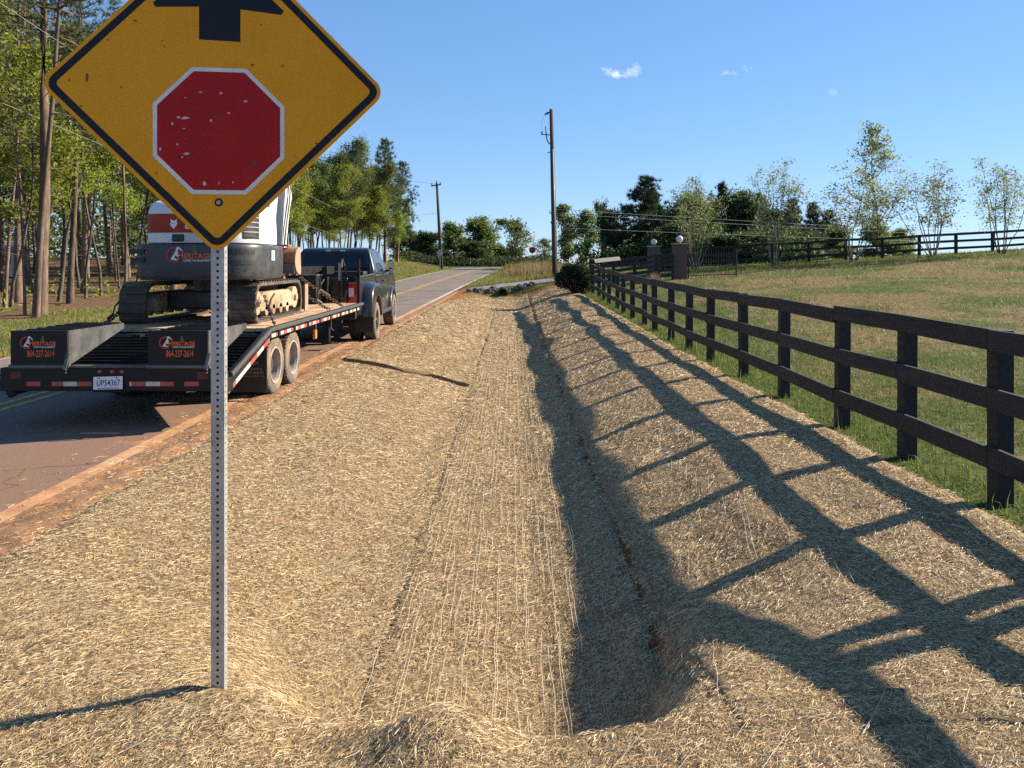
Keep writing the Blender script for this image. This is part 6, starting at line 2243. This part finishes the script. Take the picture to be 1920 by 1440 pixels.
# bucket: curled shell between two cheek plates, lying on its back
prof = []
for k in range(13):
    a = R(100 + 175 * k / 12)
    prof.append((1.84 + 0.30 * math.cos(a), 0.86 + 0.235 * math.sin(a)))
shell = prof + [(u * 0.0 + 1.84 + (u - 1.84) * 0.93, 0.86 + (w - 0.86) * 0.93) for u, w in prof[::-1]]
bx1, bx2 = 0.16, 0.68
bk = MB().prism(shell, 'x', bx1, bx2).build('bucket', 'rusty_steel', ex)
cheek = [(1.84 + 0.305 * math.cos(R(100 + 175 * k / 12)), 0.86 + 0.24 * math.sin(R(100 + 175 * k / 12))) for k in range(13)] + [(1.90, 0.66), (1.86, 1.06)]
for xx in (bx1 - 0.02, bx2 + 0.001):
    MB().prism(cheek, 'x', xx, xx + 0.02).build('cheek_plate', 'lit_edge', bk)
MB().bx(bx1, bx2, 1.535, 1.55, 0.64, 0.80).build('wear_plate', 'cut_steel', bk)
for xx in (0.24, 0.36, 0.48, 0.60):
    MB().bx(xx - 0.025, xx + 0.025, 1.80, 1.95, 0.60, 0.645).build('tooth', 'cut_steel', bk)
MB().bx(bx1 + 0.1, bx2 - 0.1, 1.535, 1.75, 1.10, 1.13).build('coupler', 'rusty_steel', bk)
MB().bx(0.30, 0.52, 1.46, 1.62, 0.50, 0.62).build('pin_block', 'rusty_steel', bk)

# ------------------------------------------------------------------ chains
bm = bmesh.new()


def chain(p0, p1, label, sag=0.03, link=0.075):
    p0, p1 = Vector(p0), Vector(p1)
    L = (p1 - p0).length
    n_ = max(int(L / (link * 0.68)), 3)
    mb_ = MB()
    for k in range(n_):
        t = (k + 0.5) / n_
        c_ = p0.lerp(p1, t) + Vector((0, 0, -4 * sag * t * (1 - t)))
        d_ = (p1 - p0).normalized()
        s = d_.cross(Vector((0, 0, 1))).normalized()
        u = s.cross(d_)
        if k % 2:
            s, u = u, s
        s = (s + u * 0.3).normalized()
        pts = []
        for q_ in range(8):
            a = 2 * math.pi * q_ / 8
            pts.append(c_ + d_ * (link / 2) * math.cos(a) + s * 0.022 * math.sin(a))
        pts.append(pts[0])
        mb_.tube(pts, 0.0085, 5, cap=False, ref=tuple(u))
    # binder with handle
    b0 = p0.lerp(p1, 0.45)
    b1 = p0.lerp(p1, 0.68)
    mb_.tube([b0 + Vector((0, 0, 0.02)), b1 + Vector((0, 0, 0.02))], 0.02, 6)
    mb_.tube([b0 + Vector((0, 0, 0.03)), b0 + Vector((0.03, -0.02, 0.12)), b0 + Vector((0.06, 0.05, 0.20))], 0.012, 6)
    tag(mb_.build('tie_down_chain', 'chain_steel'), label, 'chain', 'chains tying the excavator down')


chain((EXX + 0.72, EXY + 1.75, DK + 0.58), (TX + 1.04, TY + 6.3, DK + 0.02), 'taut chain from the bucket to the right edge of the deck', 0.02)
chain((EXX + 0.90, EXY + 1.45, DK + 0.30), (TX + 1.03, TY + 5.3, DK + 0.02), 'short chain from the blade end to the deck edge', 0.02)
chain((EXX + 0.93, EXY - 0.80, DK + 0.38), (TX + 1.08, TY + 2.1, DK + 0.01), 'chain hanging over the right track near the dovetail', 0.02)
chain((EXX - 0.90, EXY - 1.05, DK + 0.22), (TX - 1.06, TY + 1.80, DK + 0.02), 'chain with binder at the left rear of the deck', 0.02)
bm.free()

# ------------------------------------------------------------------ pickup truck
PX_, PY_ = -4.20, 17.2
pt = thing('pickup_truck', 'dark blue-grey crew-cab pickup with dual rear wheels towing the trailer', 'pickup truck', (PX_, PY_, 0), R(1.8))


def arch(yc, zc, r, n=10, a0=0, a1=180):
    return [(yc + r * math.cos(R(a0 + (a1 - a0) * k / n)), zc + r * math.sin(R(a0 + (a1 - a0) * k / n))) for k in range(n + 1)]


WB = 4.15
HB = 0.98
# bed sides
for sx_ in (-1, 1):
    prof = [(-1.30, 0.62), (-1.32, 1.38), (-1.28, 1.44), (1.05, 1.47), (1.05, 0.58)] + arch(0, 0.42, 0.52, 12, 17, 163)
    bs = MB().prism(prof, 'x', sx_ * (HB - 0.10), sx_ * HB).build('bed_side', 'truck_paint', pt, bevel=0.025)
    # dual-wheel hip
    rings = []
    for xo, g in ((HB - 0.01, 0.0), (HB + 0.12, -0.01), (HB + 0.215, -0.05), (HB + 0.235, -0.09)):
        o_ = [((0.88 + g) * math.copysign(abs(math.cos(t)) ** 0.55, math.cos(t)), 0.56 + (0.74 + g) * (abs(math.sin(t)) ** 0.6 if t > -0.001 and t < 3.142 else -0.02)) for t in [math.pi * k / 14 for k in range(15)]]
        i_ = arch(0, 0.46, 0.53, 14, 4, 176)
        rings.append([(sx_ * xo, u, w) for u, w in o_ + i_[::-1]])
    MB().loft(rings).build('fender_flare', 'truck_paint', pt, bevel=0.03, seg=3)
    lt_ = MB().bx(sx_ * (HB - 0.21), sx_ * (HB + 0.006), -1.375, -1.24, 0.87, 1.31).build('tail_light', 'lamp_red', pt, bevel=0.02)
    MB().bx(sx_ * (HB - 0.185), sx_ * (HB - 0.085), -1.380, -1.3752, 1.02, 1.20).build('reverse_lamp', 'lamp_white', lt_)
MB().bx(-HB + 0.10, HB - 0.10, -1.20, 1.02, 0.70, 0.76).build('bed_floor', 'black_plastic', pt)
tg_ = MB().bx(-HB + 0.22, HB - 0.22, -1.335, -1.26, 0.72, 1.41).build('tailgate', 'truck_paint', pt, bevel=0.02)
MB().bx(-0.14, 0.14, -1.345, -1.3355, 1.22, 1.31).build('handle', 'black_plastic', tg_, bevel=0.01)
MB().bx(-HB + 0.02, HB - 0.02, -1.50, -1.38, 0.56, 0.76).build('rear_bumper', 'black_plastic', pt, bevel=0.03)
MB().bx(-0.5, 0.5, -1.2, WB + 0.3, 0.42, 0.56).build('chassis', 'black_plastic', pt)
# cab and nose
prof = [(1.06, 0.50), (1.06, 1.40), (1.10, 1.45), (3.60, 1.45), (4.95, 1.36), (5.10, 1.22), (5.14, 0.60), (5.02, 0.50)] + arch(WB, 0.42, 0.52, 12, 10, 170)
MB().prism(prof, 'x', -HB, HB).build('body', 'truck_paint', pt, bevel=0.05, seg=3)
cab_r = []
for zz, xh, ya, yb in ((1.44, 0.955, 1.08, 3.62), (1.60, 0.945, 1.11, 3.40), (1.94, 0.84, 1.24, 2.90), (2.05, 0.78, 1.32, 2.70), (2.085, 0.66, 1.48, 2.50)):
    cab_r.append([(-xh, ya, zz), (xh, ya, zz), (xh, yb, zz), (-xh, yb, zz)])
cbo = MB().loft(cab_r).build('cab', 'truck_paint', pt, bevel=0.05, seg=3)
# glass: rear window, side windows, windscreen, each a thin pane just proud of the cab
def pane(pts, name='window', th=0.006):
    a, b2, c, d = [Vector(p) for p in pts]
    n_ = (b2 - a).cross(d - a).normalized() * th
    MB().add([a, b2, c, d, a + n_, b2 + n_, c + n_, d + n_], [(0, 1, 2, 3), (4, 5, 6, 7), (0, 1, 5, 4), (1, 2, 6, 5), (2, 3, 7, 6), (3, 0, 4, 7)]).build(name, 'dark_glass', cbo)


def cab_pt(side, y, z):
    zs = [1.44, 1.60, 1.94, 2.05]
    xh = float(np.interp(z, zs, [0.955, 0.945, 0.84, 0.78])) + 0.004
    return (side * xh, y, z)


pane([(-0.80, 1.095, 1.52), (0.80, 1.095, 1.52), (0.70, 1.232, 1.96), (-0.70, 1.232, 1.96)], 'rear_window')
for s in (-1, 1):
    ws_ = [[cab_pt(s, 1.24, 1.50), cab_pt(s, 2.16, 1.50), cab_pt(s, 2.16, 1.95), cab_pt(s, 1.40, 1.95)], [cab_pt(s, 2.26, 1.50), cab_pt(s, 3.34, 1.50), cab_pt(s, 2.82, 1.95), cab_pt(s, 2.26, 1.95)]]
    for q_ in ws_:
        pane(q_ if s > 0 else q_[::-1])
pane([(0.84, 3.50, 1.52), (-0.84, 3.50, 1.52), (-0.72, 2.92, 1.96), (0.72, 2.92, 1.96)], 'windscreen')
bl_ = MB().bx(-0.26, 0.26, 1.262, 1.30, 1.985, 2.03).build('brake_lamp', 'black_plastic', cbo, bevel=0.008)
MB().bx(-0.08, 0.08, 1.256, 1.2615, 1.992, 2.022).build('lens', 'lamp_red', bl_)
for s in (-1, 1):
    MB().bx(s * 0.10, s * 0.23, 1.256, 1.2615, 1.992, 2.022).build('lens', 'lamp_white', bl_)
    mr_ = MB().beam((s * 0.95, 3.25, 1.50), (s * 1.16, 3.22, 1.52), 0.10, 0.06).build('mirror', 'black_plastic', pt)
    MB().bx(s * 1.03, s * 1.16, 3.12, 3.30, 1.40, 1.80).build('mirror_housing', 'black_plastic', mr_, bevel=0.04, seg=3)
    MB().bx(s * 1.042, s * 1.148, 3.112, 3.119, 1.58, 1.76).build('mirror_glass', 'chrome', mr_)
    MB().bx(s * 1.042, s * 1.148, 3.112, 3.119, 1.43, 1.55).build('mirror_glass', 'chrome', mr_)
    MB().bx(s * 1.155, s * 1.165, 3.14, 3.28, 1.62, 1.72).build('mirror_cap', 'chrome', mr_)
    sb2 = MB().beam((s * 1.05, 0.75, 0.50), (s * 1.05, 3.45, 0.50), 0.13, 0.06).build('step_bar', 'black_plastic', pt, bevel=0.015)
    MB().bx(s * 0.99, s * 1.11, 0.9, 3.3, 0.532, 0.538).build('tread_strip', 'rub_rail', sb2)
    for yy in (2.21, 3.42, 1.10):
        MB().bx(s * (HB + 0.0005), s * (HB + 0.004), yy, yy + 0.012, 0.62, 1.44).build('door_gap', 'black_iron', pt)
    for yy in (1.28, 2.38):
        MB().bx(s * (HB + 0.002), s * (HB + 0.035), yy, yy + 0.20, 1.24, 1.28).build('door_handle', 'truck_paint', pt, bevel=0.008)
    fl = []
    for xo, g in ((HB - 0.01, 0.0), (HB + 0.06, -0.03), (HB + 0.075, -0.06)):
        o_ = arch(WB, 0.44, 0.63 + g, 12, 0, 180)
        i_ = arch(WB, 0.44, 0.52, 12, 0, 180)
        fl.append([(s * xo, u, w) for u, w in o_ + i_[::-1]])
    MB().loft(fl).build('fender_flare', 'truck_paint', pt, bevel=0.015)
    wheel(pt, 'wheel', (s * 0.93, WB, 0.42), 0.42, 0.28, 0.255, s, tyre='tyre_dusty', rim='chrome', dish=-0.03)
    wheel(pt, 'wheel', (s * 1.06, 0, 0.42), 0.42, 0.26, 0.255, s, tyre='tyre_dusty', rim='rim_dark', dish=0.10)
    wheel(pt, 'wheel', (s * 0.74, 0, 0.42), 0.42, 0.26, 0.255, s, tyre='tyre_dark', rim='rim_dark', dish=0.10)
    MB().bx(s * 0.62, s * 0.93, 5.06, 5.15, 0.98, 1.20).build('headlight', 'lamp_white', pt, bevel=0.02)
    MB().bx(s * 0.80, s * 1.18, -0.62, -0.605, 0.22, 0.62).build('mudflap', 'black_plastic', pt)
MB().bx(-0.6, 0.6, 5.10, 5.17, 0.80, 1.24).build('grille', 'chrome', pt, bevel=0.02)
MB().bx(-HB, HB, 5.10, 5.25, 0.50, 0.76).build('front_bumper', 'chrome', pt, bevel=0.03)
MB().cyl((-0.7, 0, 0.42), (0.7, 0, 0.42), 0.07, 12).build('axle', 'black_plastic', pt)
MB().cyl((-0.75, WB, 0.42), (0.75, WB, 0.42), 0.06, 12).build('axle', 'black_plastic', pt)
# rack behind the cab and tank in the bed
rk = MB()
for xx in (-0.86, 0.86):
    rk.bx(xx - 0.03, xx + 0.03, 0.95, 1.01, 1.47, 1.66)
rk.bx(-0.89, 0.89, 0.95, 1.01, 1.66, 1.70)
rk.build('headache_rack', 'black_plastic', pt)
MB().bx(-0.82, 0.82, 0.35, 0.88, 0.77, 1.52).build('bed_box', 'black_plastic', pt, bevel=0.02)
